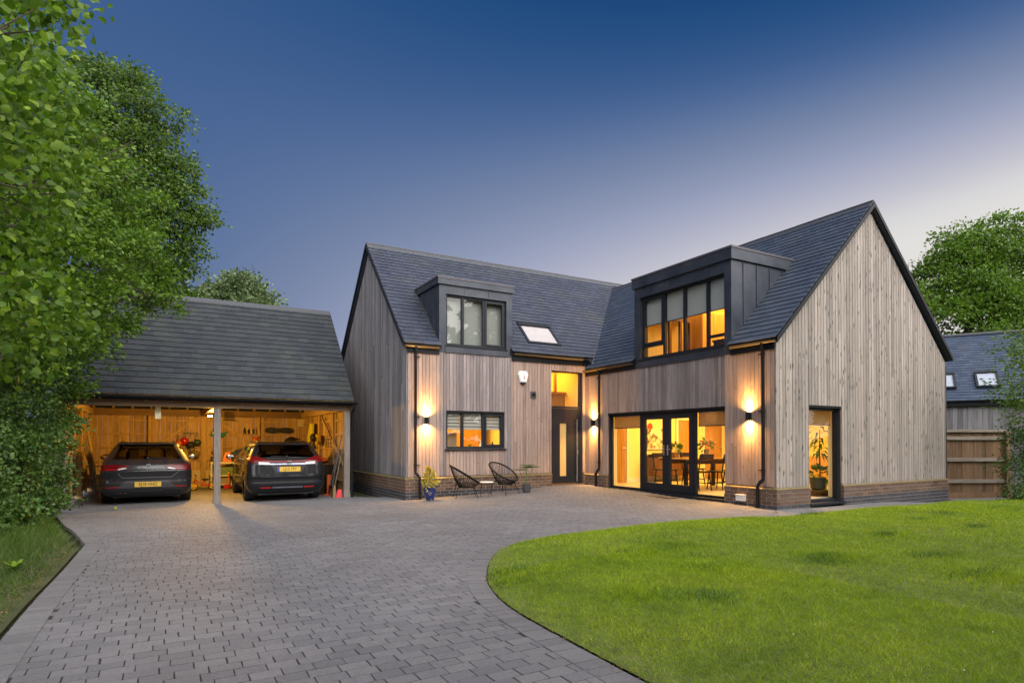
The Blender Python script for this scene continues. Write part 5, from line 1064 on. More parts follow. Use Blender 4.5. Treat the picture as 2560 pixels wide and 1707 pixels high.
q=MB(); q.tube([(WX-.1,3.27,1.25),(WX-.1,3.36,1.5),(WX-.1,3.44,1.5),(WX-.1,3.53,1.25)],.007,6); q.build('handle',m_blk,t)
q=MB()
for k in range(10): a=k*.628; q.tube([(WX-.10+.08*math.cos(a),3.4+.14*math.sin(a),1.02),(WX-.10+.08*math.cos(a),3.4+.14*math.sin(a),1.26)],.004,4)
q.build('wires',m_blk,t)
def longtool(label,y0,y1,h,head,m=None):
    t=thing('garden_tool',label,'tool',(WX-.2,y0,FZ),'long handled tools leaning in the carport corner'); q=MB(); q.smooth=True; q.tube([(WX-.22,y0,FZ+.28),(WX-.03,y1,FZ+h)],.015,8); q.build('handle',m_oak,t)
    q=MB()
    if head=='spade': q.prism([(WX-.25,y0-.09,FZ+.28),(WX-.25,y0+.09,FZ+.28),(WX-.27,y0+.08,FZ+.04),(WX-.275,y0,FZ+.003),(WX-.27,y0-.08,FZ+.04)],(.02,0,0))
    elif head=='broom': q.hexa([(WX-.30,y0-.17,FZ+.003),(WX-.22,y0-.17,FZ+.003),(WX-.22,y0+.17,FZ+.003),(WX-.30,y0+.17,FZ+.003),(WX-.26,y0-.05,FZ+.3),(WX-.21,y0-.05,FZ+.3),(WX-.21,y0+.05,FZ+.3),(WX-.26,y0+.05,FZ+.3)])
    else:
        q.box(WX-.25,WX-.22,y0-.18,y0+.18,FZ+.26,FZ+.285)
        for k in range(8): q.bar((WX-.235,y0-.17+k*.048,FZ+.26),(WX-.26,y0-.17+k*.048,FZ+.18),.008)
    q.build('head',m or m_blk,t)
longtool('long handled spade leaning on the right carport wall by the wire basket',2.7,2.6,1.25,'spade'); longtool('besom broom leaning in the right front corner of the carport',2.2,2.1,1.3,'broom',plain('straw',(.22,.15,.07),.9)); longtool('thin black rake leaning near the right front carport post',2.45,2.25,1.62,'rake')
t=thing('log_bin','dark wooden store box along the right carport wall','box',(WX-.3,3.2,FZ)); q=MB(); q.cbox(WX-.42,WX-.06,2.95,3.95,FZ,.55); q.build('box',m_darkwood,t); q=MB(); q.cbox(WX-.44,WX-.05,2.93,3.97,.552,.58); q.build('lid',m_walnut,t)
q=MB(); q.smooth=True; q.ball((WX-.25,3.35,.66),.16,12,(.8,1.5,.5)); tag(q.build('orange_bag',m_org,loc=(WX-.25,3.35,.58)),'crumpled orange bag on the dark store box','bag')
t=thing('axle_stand','tall orange metal stand on the carport floor by the right post','stand',(-6.42,2.75,FZ)); q=MB(); q.box(-6.47,-6.37,2.70,2.80,FZ+.04,.30); q.build('column',m_org,t); q=MB(); q.cbox(-6.56,-6.28,2.62,2.88,FZ,FZ+.038); q.build('base',m_org,t)
q=MB(); q.smooth=True; q.tube([(-6.35,4.2,FZ),(-6.34,4.2,.1),(-6.33,4.2,.72)],[.12,.10,.03],10); tag(q.build('folded_parasol',plain('dark_red',(.20,.01,.012),.6),loc=(-6.35,4.2,FZ)),'dark red folded parasol standing at the right carport wall','parasol')
q=MB(); q.hexa([(-6.42,1.95,FZ),(-6.26,1.95,FZ),(-6.26,2.08,FZ),(-6.42,2.08,FZ),(-6.36,1.99,FZ+.20),(-6.27,1.99,FZ+.20),(-6.27,2.05,FZ+.20),(-6.36,2.05,FZ+.20)]); tag(q.build('wheel_chock',plain('bright_red',(.62,.02,.03),.45),loc=(-6.34,2.0,FZ)),'bright red wedge on the paving beside the right carport post','wedge')
# workbench, bike, scooter
t=thing('workbench','white workbench with shelves behind the middle carport post','workbench',(-8.65,7.0,FZ)); m_bench=plain('bench_white',(.55,.52,.44),.6)
for n,z0,z1 in (('top',.50,.56),('shelf',.12,.16),('shelf',-.15,-.11)): q=MB(); q.cbox(-9.02,-8.2,6.7,7.35,z0,z1); q.build(n,m_bench,t)
for x in (-9.01,-8.25):
    for y in (6.71,7.30): q=MB(); q.box(x,x+.04,y,y+.04,FZ,.499); q.build('leg',m_bench,t)
bx('storage_crate','green tinted plastic crate on the lower workbench shelf','crate',plain('crate_green',(.12,.20,.08),.5),-8.8,-8.4,6.78,7.2,.162,.40); bx('storage_crate','grey plastic crate on the floor level workbench shelf','crate',plain('crate_grey',(.22,.21,.17),.5),-8.9,-8.35,6.78,7.2,-.108,.08)
q=MB(); q.smooth=True; q.hexa([(-8.68,6.85,.562),(-8.42,6.85,.562),(-8.42,7.1,.562),(-8.68,7.1,.562),(-8.60,6.9,.84),(-8.46,6.9,.86),(-8.46,7.05,.86),(-8.60,7.05,.84)]); tag(q.build('chainsaw_case',m_org,loc=(-8.55,6.97,.56)),'orange power tool standing on the white workbench','tool')
t=thing('bench_vice','dark metal bench vice at the left end of the workbench','vice',(-8.93,6.95,.56)); q=MB(); q.cbox(-9.0,-8.86,6.85,7.05,.562,.72); q.build('jaw',m_blk,t); q=MB(); q.tube([(-8.93,6.84,.64),(-8.93,6.70,.64)],.02,8); q.build('screw',m_steel,t); q=MB(); q.smooth=True; q.ball((-8.92,6.98,.84),.07,10); q.build('clamp_head',m_walnut,t)
q=MB(); q.smooth=True; q.ball((-8.17,7.15,.78),.26,14,(1.1,.7,.35)); q.ball((-8.12,7.15,.88),.17,12,(1.2,.7,.4)); q.box(-8.4,-7.95,6.95,7.3,.561,.70); tag(q.build('folded_tarpaulin',m_bluec,loc=(-8.17,7.15,.56)),'folded blue tarpaulin heaped on the right end of the workbench','tarpaulin')
t=thing('bird_cage','black wire lantern cage on the tie beam right of the middle post','cage',(-8.42,RY-.25,1.86)); q=MB(); q.box(-8.62,-8.28,RY-.35,RY-.05,1.835,1.855); q.build('shelf',m_darkwood,t); q=MB()
for k in range(9): x=-8.58+k*.033; q.tube([(x,RY-.3,1.856),(x,RY-.3,2.10)],.005,4)
for z in (1.95,2.10): q.tube([(-8.58,RY-.3,z),(-8.32,RY-.3,z)],.006,4)
q.build('bars',m_blk,t)
t=thing('balance_bike','small red child balance bike with yellow wheels behind the cars','bike',(-9.23,6.35,FZ)); by=6.35
for x in (-9.48,-8.97):
    q=MB(); q.smooth=True; q.tube([(x+.105*math.cos(a),by,FZ+.122+.105*math.sin(a)) for a in np.linspace(0,6.283,25)[:-1]],.016,8,closed=True); w=q.build('wheel',m_blk,t)
    q=MB(); q.tube([(x,by-.02,FZ+.122),(x,by+.02,FZ+.122)],.03,10); q.tube([(x+.085*math.cos(a),by,FZ+.122+.085*math.sin(a)) for a in np.linspace(0,6.283,25)[:-1]],.012,6,closed=True)
    for k in range(5): a=k*1.2566; q.bar((x,by,FZ+.122),(x+.085*math.cos(a),by,FZ+.122+.085*math.sin(a)),.024,.015,up=(0,1,0))
    q.build('rim',m_yelw,w)
q=MB(); q.smooth=True; q.tube([(-9.48,by,FZ+.122),(-9.43,by,FZ+.36),(-9.41,by,FZ+.44)],.014,8); q.tube([(-9.44,by,FZ+.30),(-9.25,by,FZ+.16),(-8.97,by,FZ+.122)],.018,8); q.tube([(-9.25,by,FZ+.16),(-9.18,by,FZ+.29)],.014,8); q.build('frame',m_red,t)
q=MB(); q.smooth=True; q.ball((-9.16,by,FZ+.31),.08,10,(1.3,.6,.4)); q.build('saddle',m_blk,t); q=MB(); q.tube([(-9.44,by-.16,FZ+.46),(-9.41,by,FZ+.44),(-9.44,by+.16,FZ+.46)],.013,8); q.build('handlebar',m_blk,t)
t=thing('kick_scooter','small red kick scooter with a yellow clamp leaning on the workbench','scooter',(-8.5,6.45,FZ)); q=MB(); q.cbox(-8.52,-8.12,6.42,6.53,FZ+.06,FZ+.085); q.build('deck',m_red,t); q=MB(); q.tube([(-8.56,6.47,FZ+.09),(-8.52,6.5,FZ+.52)],.017,8); q.build('stem',m_org,t); q=MB(); q.tube([(-8.52,6.38,FZ+.53),(-8.52,6.62,FZ+.53)],.014,8); q.build('handlebar',m_blk,t); q=MB(); q.tube([(-8.523,6.5,FZ+.46),(-8.521,6.5,FZ+.51)],.028,8); q.build('clamp',m_yelw,t)
for x,y in ((-8.6,6.36),(-8.6,6.58),(-8.16,6.475)): q=MB(); q.tube([(x,y-.02,FZ+.07),(x,y+.02,FZ+.07)],.068,16); q.build('wheel',m_red,t)
# left side
t=thing('bean_poles','bundle of long grey and yellow canes leaning in the left rear of the carport','canes',(-11.75,5.1,FZ)); 
for k in range(5): q=MB(); q.smooth=True; q.tube([(-11.62-k*.045,4.9+k*.05,FZ),(-11.78-k*.03,5.0+k*.05,.6),(-11.93-k*.02,5.15+k*.04,1.5-k*.12)],.016,6); q.build('cane',m_oak if k else plain('yellow_cane',(.45,.33,.12),.7),t)
for z in (.1,.6): q=MB(); q.bar((-11.95,5.02,z+FZ+.2),(-11.55,5.0,z+FZ+.2),.03); q.build('cross_bar',m_oak,t)
t=thing('folding_table','folded black table leaning on the rear wall left of the grey car','table',(-11.5,7.3,FZ)); q=MB(); q.hexa([(-11.62,7.2,FZ),(-11.36,7.2,FZ),(-11.36,7.26,FZ),(-11.62,7.26,FZ),(-11.60,7.55,.86),(-11.40,7.55,.86),(-11.40,7.61,.86),(-11.60,7.61,.86)]); q.build('panel',m_blk,t); q=MB(); q.bar((-11.34,7.15,FZ),(-11.42,7.5,.75),.03); q.build('leg',m_blk,t)
q=MB(); q.prism([(-10.41,2.06,2.0),(-10.30,2.06,2.0),(-10.285,2.06,1.70),(-10.405,2.06,1.69)],(0,.004,0)); tag(q.build('paper_strip',plain('paper',(.75,.68,.45),.9),loc=(-10.35,2.06,1.69)),'pale paper strip hanging from the front carport beam above the grey car','paper')
t=thing('hose_cart','dark green hose cart with white hub between carport and house','hose cart',(-5.55,4.3,FZ)); q=MB(); q.smooth=True; q.lathe([(.02,-.12),(.22,-.12),(.22,-.09),(.14,-.08),(.14,.08),(.22,.09),(.22,.12),(.02,.12)],(-5.55,4.3,FZ+.28),20,'y'); q.build('drum',m_dgreen,t); q=MB(); q.lathe([(.01,-.135),(.06,-.135),(.06,-.122),(.01,-.122)],(-5.55,4.3,FZ+.28),14,'y'); q.build('hub',m_white,t)
for sx in (-1,1): q=MB(); q.tube([(-5.55+sx*.2,4.14,FZ),(-5.55,4.14,FZ+.3),(-5.55+sx*.05,4.14,FZ+.75)],.012,6); q.build('frame',m_dgreen,t)
# ================================================================ FENCE AND NEIGHBOUR
A=Vector((6.5,-5.42,0)); B=Vector((8.62,-6.50,0)); fu=(B-A).normalized(); fl=(B-A).length; fn=Vector((fu.y,-fu.x,0)); fn=fn if fn.y<0 else -fn
FF=Fr(A,fu,fn)
t=thing('fence','brown close board fence with grey arris rails beside the right gable','fence',(A.x,A.y,-.36))
q=MB(); u=0
while u<fl: FF.box(q,u+.001,min(u+.12,fl),-.03,-.012+random.uniform(0,.012),-.12,1.42); u+=.105
q.build('boards',m_fence,t); m_rail=wood('fence_rail',(.27,.23,.19),(.38,.33,.28),grain=(2,2,20),knot=.2)
for z in (.17,.72,1.27): q=MB(); FF.box(q,0,fl-.1,.0,.055,z-.045,z+.045); q.build('rail',m_rail,t)
q=MB(); FF.box(q,0,fl,-.05,.07,1.422,1.49); q.build('capping',m_rail,t); q=MB(); FF.box(q,0,fl,-.04,.0,-.36,-.122); q.build('gravel_board',m_fence,t)
for u in (.06,fl-.12): q=MB(); FF.box(q,u,u+.11,-.01,.10,-.45,1.42); q.build('post',m_fence,t)
NE=Vector((13.5,-3.07,2.58)); a=R(-60); nu=Vector((math.cos(a),math.sin(a),0)); nn=Vector((-math.sin(a),math.cos(a),0)); NF=Fr((NE.x,NE.y,0)+0*nu if 0 else Vector((NE.x,NE.y,0)),nu,-nn)
NB=thing('neighbour_house','neighbouring timber clad building with dark blue slate roof beyond the fence','house',(13.5,-3.07,-.4))
q=MB(); u=-3.5
while u<9: NF.box(q,u+.003,u+.137,-.14,-.12+random.uniform(0,.005),-.5,2.45); u+=.14
q.build('wall_cladding',m_cladl,NB); q=MB(); NF.box(q,-3.5,9,-.3,-.142,-.5,2.6); q.build('wall',m_core,NB)
q=MB(); NF.box(q,-3.6,9.1,-.02,.0,2.40,2.57); q.build('fascia_board',m_black,NB)
nv=(nn*3.2+Vector((0,0,2.75))).normalized(); nl=4.08
m_slaten=slate('slate_neighbour',(.028,.045,.085),(.05,.075,.125),.4)
slates(NE-nu*3.6,nu,nv,12.7,lambda s:[(0,12.7)],nl,ex=.16,w=.25,seed=11).build('roof_slates',m_slaten,NB)
q=MB(); P=[NE-nu*3.6,NE+nu*9.1,NE+nu*9.1+nv*nl,NE-nu*3.6+nv*nl]; q.prism([p-Vector((0,0,.006)) for p in P],(0,0,-.1)); P2=[P[3],P[2],P[2]+nn*3.2-Vector((0,0,2.7)),P[3]+nn*3.2-Vector((0,0,2.7))]; q.build('roof_deck',m_black,NB); q=MB(); q.prism(P2,(0,0,-.1)); q.build('rear_roof',m_slaten,NB)
q=MB(); q.tube([P[3]+Vector((0,0,.03)),P[2]+Vector((0,0,.03))],.07,8); q.build('ridge_tiles',m_ridge,NB)
SKYBLIND=plain('skylight_blind_blue',(.33,.38,.47),.8)
roofwin(NE,nu,nv,.72,1.38,.66,1.55,NB,.10); roofwin(NE,nu,nv,-.5,.16,.66,1.55,NB,.10)
# ================================================================ TREES AND PLANTS
CW,SW_=math.cos(YAW),math.sin(YAW)
def wp(px,py,F):
    xr=(px-1280)/1515*F; return np.array([-10.21+CW*xr+SW_*F,-13.70-SW_*xr+CW*F,1.194+(1102-py)/1515*F])
def leaves(name,m,C,Dr,Sz,parent,wide=.32,big=False,rg=rng):
    n=len(C); Dr=Dr/np.linalg.norm(Dr,axis=1,keepdims=True); q=rg.normal(0,1,(n,3)); q[:,2]*=.35; S_=np.cross(Dr,q); S_/=np.linalg.norm(S_,axis=1,keepdims=True)+1e-9; Nn=np.cross(S_,Dr); Nn*=np.sign(Nn[:,2:3]+1e-9)
    s=Sz[:,None]; w=wide
    if big:
        pts=[C,C+Dr*s*.22+S_*s*w+Nn*s*.06,C+Dr*s*.6+S_*s*w*.86+Nn*s*.08,C+Dr*s-Nn*s*.06,C+Dr*s*.6-S_*s*w*.86+Nn*s*.08,C+Dr*s*.22-S_*s*w+Nn*s*.06]; f=[(0,1,2,3),(0,3,4,5)]
    else:
        pts=[C,C+Dr*s*.45+S_*s*w+Nn*s*.07,C+Dr*s-Nn*s*.05,C+Dr*s*.45-S_*s*w+Nn*s*.07]; f=[(0,1,2),(0,2,3)]
    V=np.stack(pts,1); k=len(pts); me=D.meshes.new(name); b=np.array(parent['_b']); me.vertices.add(n*k); me.vertices.foreach_set('co',(V-b).astype(np.float32).ravel())
    L=len(f[0]); F=(np.arange(n)[:,None,None]*k+np.array(f)[None]).reshape(-1,L); me.loops.add(F.size); me.loops.foreach_set('vertex_index',F.ravel().astype(np.int32)); me.polygons.add(len(F)); me.polygons.foreach_set('loop_start',(np.arange(len(F))*L).astype(np.int32)); me.materials.append(m); me.update(calc_edges=True)
    o=D.objects.new(name,me); COL.objects.link(o); o.parent=parent; o['_b']=tuple(b); return o
def tree(name,label,base,blobs,nl,size,m,group=None,cl=22,spread=1.0,big=False,trunk=.14,wide=.32,bark=None,cat='tree',limbs=True,droop=-.15,flat=.6,nclump=18):
    """blobs: (px,py,F,r px) turned into real positions once"""
    t=thing(name,label,cat,base,group); bl=[(wp(px,py,F),r*F/1515*.93) for px,py,F,r in blobs]; sat=[]
    for c,r in bl:
        for _ in range(nclump):
            v=rng.normal(0,1,3); v/=np.linalg.norm(v); sat.append((c+v*r*rng.uniform(.35,1.2)**.6,r*rng.uniform(.15,.31)))
    main=list(bl); bl=[(c,r*.8) for c,r in bl]+sat; vol=np.array([b[1]**2. for b in bl]); vol[:len(main)]*=.30*vol[len(main):].sum()/vol[:len(main)].sum(); vol/=vol.sum()
    n=int(nl/cl); which=rng.choice(len(bl),n,p=vol); d=rng.normal(0,1,(n,3)); d/=np.linalg.norm(d,axis=1,keepdims=True); rr=rng.uniform(.25,1.12,n)**.55
    C0=np.array([b[0] for b in bl])[which]+d*(np.array([b[1] for b in bl])[which]*rr)[:,None]*np.array([1,1,.75]); out=d
    C=np.repeat(C0,cl,0); sg=size*2.1*spread; off=rng.normal(0,1,C.shape)*np.array([sg,sg,sg*flat]); C=C+off
    Dr=np.repeat(out,cl,0)*.8+off/sg*.5+rng.normal(0,.45,C.shape); Dr[:,2]+=droop; Sz=size*rng.uniform(.6,1.25,len(C))
    k=C[:,2]>gz(C[:,0],C[:,1])+.03; leaves('foliage',m,C[k],Dr[k],Sz[k],t,wide,big)
    if limbs:
        q=MB(); q.smooth=True; b=Vector(base); top=Vector(np.mean([x[0] for x in main],axis=0)); top=Vector((b.x*.6+top.x*.4,b.y*.6+top.y*.4,top.z)); mid=b.lerp(top,.5)+Vector((random.uniform(-.2,.2),random.uniform(-.2,.2),0)); q.tube([b-Vector((0,0,.1)),b.lerp(mid,.5),mid,top],[trunk,trunk*.8,trunk*.6,trunk*.3],10); q.build('trunk',bark or m_bark,t)
        q=MB(); q.smooth=True
        for c,r in main:
            c=Vector(c); s=b.lerp(mid,random.uniform(.5,1)) if c.z<mid.z+.5 else mid.lerp(top,random.uniform(0,.8)); m2=s.lerp(c,.55)+Vector((0,0,.15*r)); q.tube([s,m2,c],[trunk*.35,trunk*.2,trunk*.06],6)
            for _ in range(5):
                dd=Vector((random.gauss(0,1),random.gauss(0,1),random.gauss(.2,.7))).normalized()*r*.95; q.tube([m2.lerp(c,random.random()),c+dd],[trunk*.09,.004],4,cap=False)
        q.build('branches',bark or m_bark,t)
    return t
m_bark=plain('bark',(.07,.055,.04),.95,var=.4,scale=25,bump=.8)
m_lf1=leafmat('leaf_lime',(.035,.085,.005),(.10,.20,.010),.42,(.22,.33,.025)); m_lf2=leafmat('leaf_mid',(.035,.085,.007),(.09,.185,.012),.4,(.18,.27,.02)); m_lf3=leafmat('leaf_far',(.022,.055,.008),(.06,.12,.012),.38,(.12,.18,.02)); m_lfi=leafmat('leaf_ivy',(.025,.065,.010),(.06,.13,.018),.25,(.12,.20,.04)); m_lfr=leafmat('leaf_right',(.035,.085,.008),(.09,.18,.013),.4,(.16,.26,.025)); m_lfo=leafmat('leaf_olive',(.05,.085,.03),(.09,.13,.05),.2)
tree('lime_tree','near tree with large bright lime green leaves at the left edge',(-13.1,-8.6,-.02),[(10,60,5.2,120),(-60,250,4.8,150),(70,330,6.0,110),(-40,480,4.9,150),(80,560,6.2,100),(-60,720,5.0,150),(50,760,6.0,100),(-200,300,5.2,260),(-220,650,5.2,260),(-40,880,5.6,110),(120,450,7.0,90),(60,180,6.5,100),(-250,0,5.5,250),(20,-80,5.5,120)],9500,.078,m_lf1,cl=14,spread=.9,big=True,trunk=.16,wide=.40)
tree('broadleaf_tree','tall mid green tree overhanging the left end of the carport roof',(-13.7,-1.2,-.1),[(130,270,10.5,105),(50,200,10,100),(210,330,11,120),(110,400,10,140),(270,460,11.5,110),(180,540,10.5,130),(300,580,12,100),(340,660,12.4,90),(380,735,12.6,55),(250,680,11,110),(120,680,10,140),(60,560,9.5,150),(290,770,12.2,75),(180,800,10.5,110),(80,830,9.5,120),(220,870,12.3,65),(150,930,12,70),(-60,400,10,200),(-80,750,10,200),(-60,150,10.5,180),(330,520,12.2,70),(410,745,12.7,35)],60000,.08,m_lf2,cl=18,trunk=.2,flat=.4,spread=.75)
tree('broadleaf_tree','dark leafy tree rising behind the carport against the sky',(-11.6,10.2,-.3),[(290,190,18,55),(340,210,18,45),(235,185,18,45),(190,170,18,40),(385,290,18,60),(330,330,18,85),(420,390,18.3,60),(450,450,18.5,50),(380,460,18,90),(490,545,18.6,42),(440,560,18.5,60),(360,590,18,100),(430,660,18.7,55),(470,620,18.6,35),(400,720,18.8,60),(250,320,18,100),(260,480,18,120),(330,700,18.5,80),(450,740,19,35)],42000,.11,m_lf3,cl=20,trunk=.22,spread=.75,flat=.4)
tree('ivy_hedge','dense dark ivy covered hedge beside the left carport post',(-12.9,-1.0,-.1),[(90,930,11.5,85),(20,960,10.5,110),(135,1030,12.2,42),(60,1060,10.8,100),(128,1110,12.2,45),(30,1170,10,110),(95,1180,11.3,65),(120,1260,11.8,36),(60,1270,10.3,70),(0,1300,8.8,75),(-90,1100,9.5,150),(-100,1250,8.5,130),(30,1345,9.2,40),(-80,1350,7.6,70)],42000,.064,m_lfi,cl=14,spread=.8,trunk=.06,cat='hedge',wide=.36)
tree('broadleaf_tree','big rounded green tree behind the slate roofed neighbour building',(20.6,-.2,-.4),[(2440,620,27,60),(2380,640,27,60),(2340,700,27,55),(2300,740,26.5,45),(2420,700,27,90),(2500,620,27,60),(2530,680,27,90),(2350,790,27,80),(2460,780,27,100),(2560,780,27,100),(2290,800,27,50),(2620,640,27,110),(2640,800,27,130),(2390,590,27,35),(2470,575,27,35),(2530,565,27,40)],44000,.15,m_lfr,cl=20,trunk=.3,spread=.75,flat=.4)
tree('broadleaf_tree','rounded grey green tree top showing over the carport ridge',(-7.6,20.5,-.4),[(590,745,30,55),(545,760,30,45),(640,765,30,42),(520,735,30,25),(600,715,30,30),(500,770,30,40)],16000,.19,m_lfo,cl=14,trunk=.2,spread=.8)
tree('shrub_tree','upright shrub with long glossy leaves at the right edge beside the fence',(8.3,-7.7,-.25),[(2575,830,13.4,45),(2545,900,13.4,32),(2580,960,13.4,50),(2545,985,13.5,32),(2610,880,13.6,70),(2560,1030,13.5,30),(2525,870,13.4,16),(2520,1000,13.5,18),(2650,1000,13.8,90)],4200,.095,m_lfr,cl=12,trunk=.05,wide=.2)
tree('ivy_bush','low ivy bush below the glossy shrub at the right end of the fence',(8.6,-7.2,-.28),[(2550,1090,14,30),(2545,1170,14,36),(2540,1235,14,26),(2590,1130,14,50),(2600,1220,14,50),(2650,1150,14.2,80)],6500,.06,m_lfi,cl=12,trunk=.03,cat='bush',limbs=True)
# unseen conifers mirrored in the dormer glass; row raised and extended to block low sky
for k,(x,y,h,lab) in enumerate(((-17,-25,15,'tall dark conifer mirrored in the dormer glass, widest of its row'),(-10,-27,18.5,'tallest dark conifer of the row mirrored in the dormer glass'),(-3.5,-25,16.5,'shorter dark conifer mirrored in the dormer glass beside the tallest'),(4,-26,17,'slim dark conifer in the middle of the mirrored row'),(11,-27,15,'added unseen conifer right of the slim one, blocking low sky'),(18,-24,14,'added unseen conifer towards the right end of the row, blocking low sky'),(25,-17,13,'added unseen conifer at the far right end of the row, blocking low sky'))):
    t=thing('conifer',lab,'tree',(x,y,-.2),'conifers mirrored in the dormer glass'); q=MB(); q.smooth=True; q.tube([(x,y,-.3),(x,y,h*.6),(x,y,h)],[.35,.2,.03],8); q.build('trunk',m_bark,t)
    n=6500; z=rng.uniform(.08,1,n); rad=(1-z)**.7*h*.34*(.6+.4*np.cos(z*h*4)); an=rng.uniform(0,6.283,n); rr=rad*rng.uniform(.3,1,n)**.5; C=np.stack([x+rr*np.cos(an),y+rr*np.sin(an),z*h-.15*rr],1); leaves('foliage',m_lf3,C,np.stack([np.cos(an),np.sin(an),-.3+0*an],1)+rng.normal(0,.3,(n,3)),rng.uniform(.4,.9,n),t,.25)
# ================================================================ LAWN AND VERGE
VP=[(-11.14,-16),(-11.14,-4.8),(-12.2,.8),(-16,.8),(-16,-16)]
sheet('verge',np.arange(-16,-11,.1),np.arange(-16,1,.2),-.03,m_earth,lambda x,y:inpoly(VP,x,y))
def lawnz(x,y):
    e=np.minimum(dist_line(LE,x,y),1.2)/1.2; return gz(x,y)+.01+.07*e*(2-e)+.022*np.sin(x*1.7+y*.9)*np.sin(y*1.3-x*.6)*e
g=G('lawn_soil'); v=g.coord(); g.col(g.rmp(g.noise(v,9,6),[(.3,(.06,.07,.015)),(.55,(.10,.14,.016)),(.75,(.17,.15,.07))])); g.rough(.95); g.bump(g.noise(v,60,5),.6,.02); m_soil=g.m
def lsheet():
    xs=np.concatenate([np.arange(-8.4,9.6,.12),np.arange(9.6,24,.8)]); ys=np.concatenate([np.arange(-26,-14,.8),np.arange(-14,-6.6,.12)]); X,Y=np.meshgrid(xs,ys); Z=lawnz(X,Y); n=len(xs); mb=MB(); mb.v=list(zip(X.ravel(),Y.ravel(),Z.ravel())); xc,yc=(X[1:,1:]+X[:-1,:-1])/2,(Y[1:,1:]+Y[:-1,:-1])/2; ok=inpoly(LAWN,xc,yc)&(dist_line(LE,xc,yc)>.13)
    for j,i in zip(*np.nonzero(ok)): mb.face((j*n+i,j*n+i+1,(j+1)*n+i+1,(j+1)*n+i))
    P=np.array(LE); T=np.gradient(P,axis=0); T/=np.linalg.norm(T,axis=1,keepdims=True); Nr=np.stack([T[:,1],-T[:,0]],1); rows=[]
    for off in (.004,.05,.12,.26): Q=P+Nr*off; rows.append(list(zip(Q[:,0],Q[:,1],lawnz(Q[:,0],Q[:,1])+.001)))
    mb.grid(rows); kind(mb.build('lawn',m_soil,smooth=True),'structure')
lsheet()
g=G('grass_blade'); v=g.coord(); r=g.rnd(); c=g.rmp(r,[(0,(.14,.24,.003)),(.45,(.25,.385,.005)),(.85,(.34,.46,.009)),(1,(.45,.44,.10))])
c=g.mix(.85,c,g.rmp(g.noise(v,1.1,5,.7),[(.32,(.5,.62,.45)),(.48,(.95,.98,.9)),(.62,(1.15,1.08,1.05)),(.74,(1.35,1.05,1.5))]),'MULTIPLY'); c=g.mix(.5,c,g.rmp(g.noise(v,5,4),[(.35,(.6,.66,.6)),(.65,(1.2,1.15,1.1))]),'MULTIPLY'); g.col(c); g.rough(.5); g.p.inputs['Specular IOR Level'].default_value=.3
tr=g.n('BsdfTranslucent'); g.put(tr.inputs[0],g.mix(.5,c,(.34,.46,.015))); ms=g.n('MixShader'); ms.inputs[0].default_value=.35; g.L.new(g.p.outputs[0],ms.inputs[1]); g.L.new(tr.outputs[0],ms.inputs[2]); g.L.new(ms.outputs[0],g.out.inputs[0]); m_grass=g.m
def grass(name,label,X,Y,Z,h,w,m):
    n=len(X); a=rng.uniform(0,6.283,n); ln=rng.normal(0,.8,(n,2)); o=D.objects.new(name,D.meshes.new(name)); COL.objects.link(o); me=o.data
    V=np.zeros((n,3,3)); V[:,0]=np.stack([X-np.cos(a)*w,Y-np.sin(a)*w,Z],1); V[:,1]=np.stack([X+np.cos(a)*w,Y+np.sin(a)*w,Z],1); V[:,2]=np.stack([X+ln[:,0]*h,Y+ln[:,1]*h,Z+h],1)
    me.vertices.add(n*3); me.vertices.foreach_set('co',V.astype(np.float32).ravel()); me.loops.add(n*3); me.loops.foreach_set('vertex_index',np.arange(n*3,dtype=np.int32)); me.polygons.add(n); me.polygons.foreach_set('loop_start',np.arange(n,dtype=np.int32)*3); me.materials.append(m); me.update(calc_edges=True); tag(o,label,'grass'); kind(o,'stuff'); return o
def scatter(poly,x0,x1,y0,y1,n):
    x=rng.uniform(x0,x1,n); y=rng.uniform(y0,y1,n); k=inpoly(poly,x,y); return x[k],y[k]
X,Y=[],[]
for x0,x1,y0,y1,n in ((-8.4,-3,-13.5,-6.6,230000),(-3,4,-13,-6.6,170000),(4,12,-13,-6.6,80000),(-8.4,-5.5,-12.6,-9.0,110000),(12,24,-14,-8,30000)):
    a,b=scatter(LAWN,x0,x1,y0,y1,n); X.append(a); Y.append(b)
X=np.concatenate(X);Y=np.concatenate(Y); dd=np.hypot(X+10.21,Y+13.7); h=(rng.uniform(.012,.028,len(X))+.022*(rng.uniform(0,1,len(X))>.9))*np.clip(.9+.02*dd,.9,1.2)
hn=np.zeros(len(X))
for cx_,cy_,r_,k_ in ((-5.9,-8.9,.28,.05),(-5.3,-8.75,.3,.04),(-6.05,-9.9,.25,.035),(-4.6,-10.1,.35,.04),(-7.62,-8.95,.14,.05),(-7.75,-9.3,.1,.04),(-2.5,-9.5,.4,.03),(-4.2,-11.3,.4,.03),(-7.2,-10.3,.25,.03)): hn+=k_*np.exp(-((X-cx_)**2+(Y-cy_)**2)/r_**2*1.5)
edge=np.clip(dist_line(LE,X,Y)/.25,.0,1); keep=rng.uniform(0,1,len(X))<.5+.5*edge
grass('lawn_grass','short bright green mown grass filling the curved lawn',X[keep],Y[keep],lawnz(X,Y)[keep]-.004,(h+hn)[keep]*(.7+.3*edge[keep]),rng.uniform(.0016,.0030,len(X))[keep]*np.clip(dd[keep]/5.5,.8,2.2),m_grass)
X,Y=[],[]
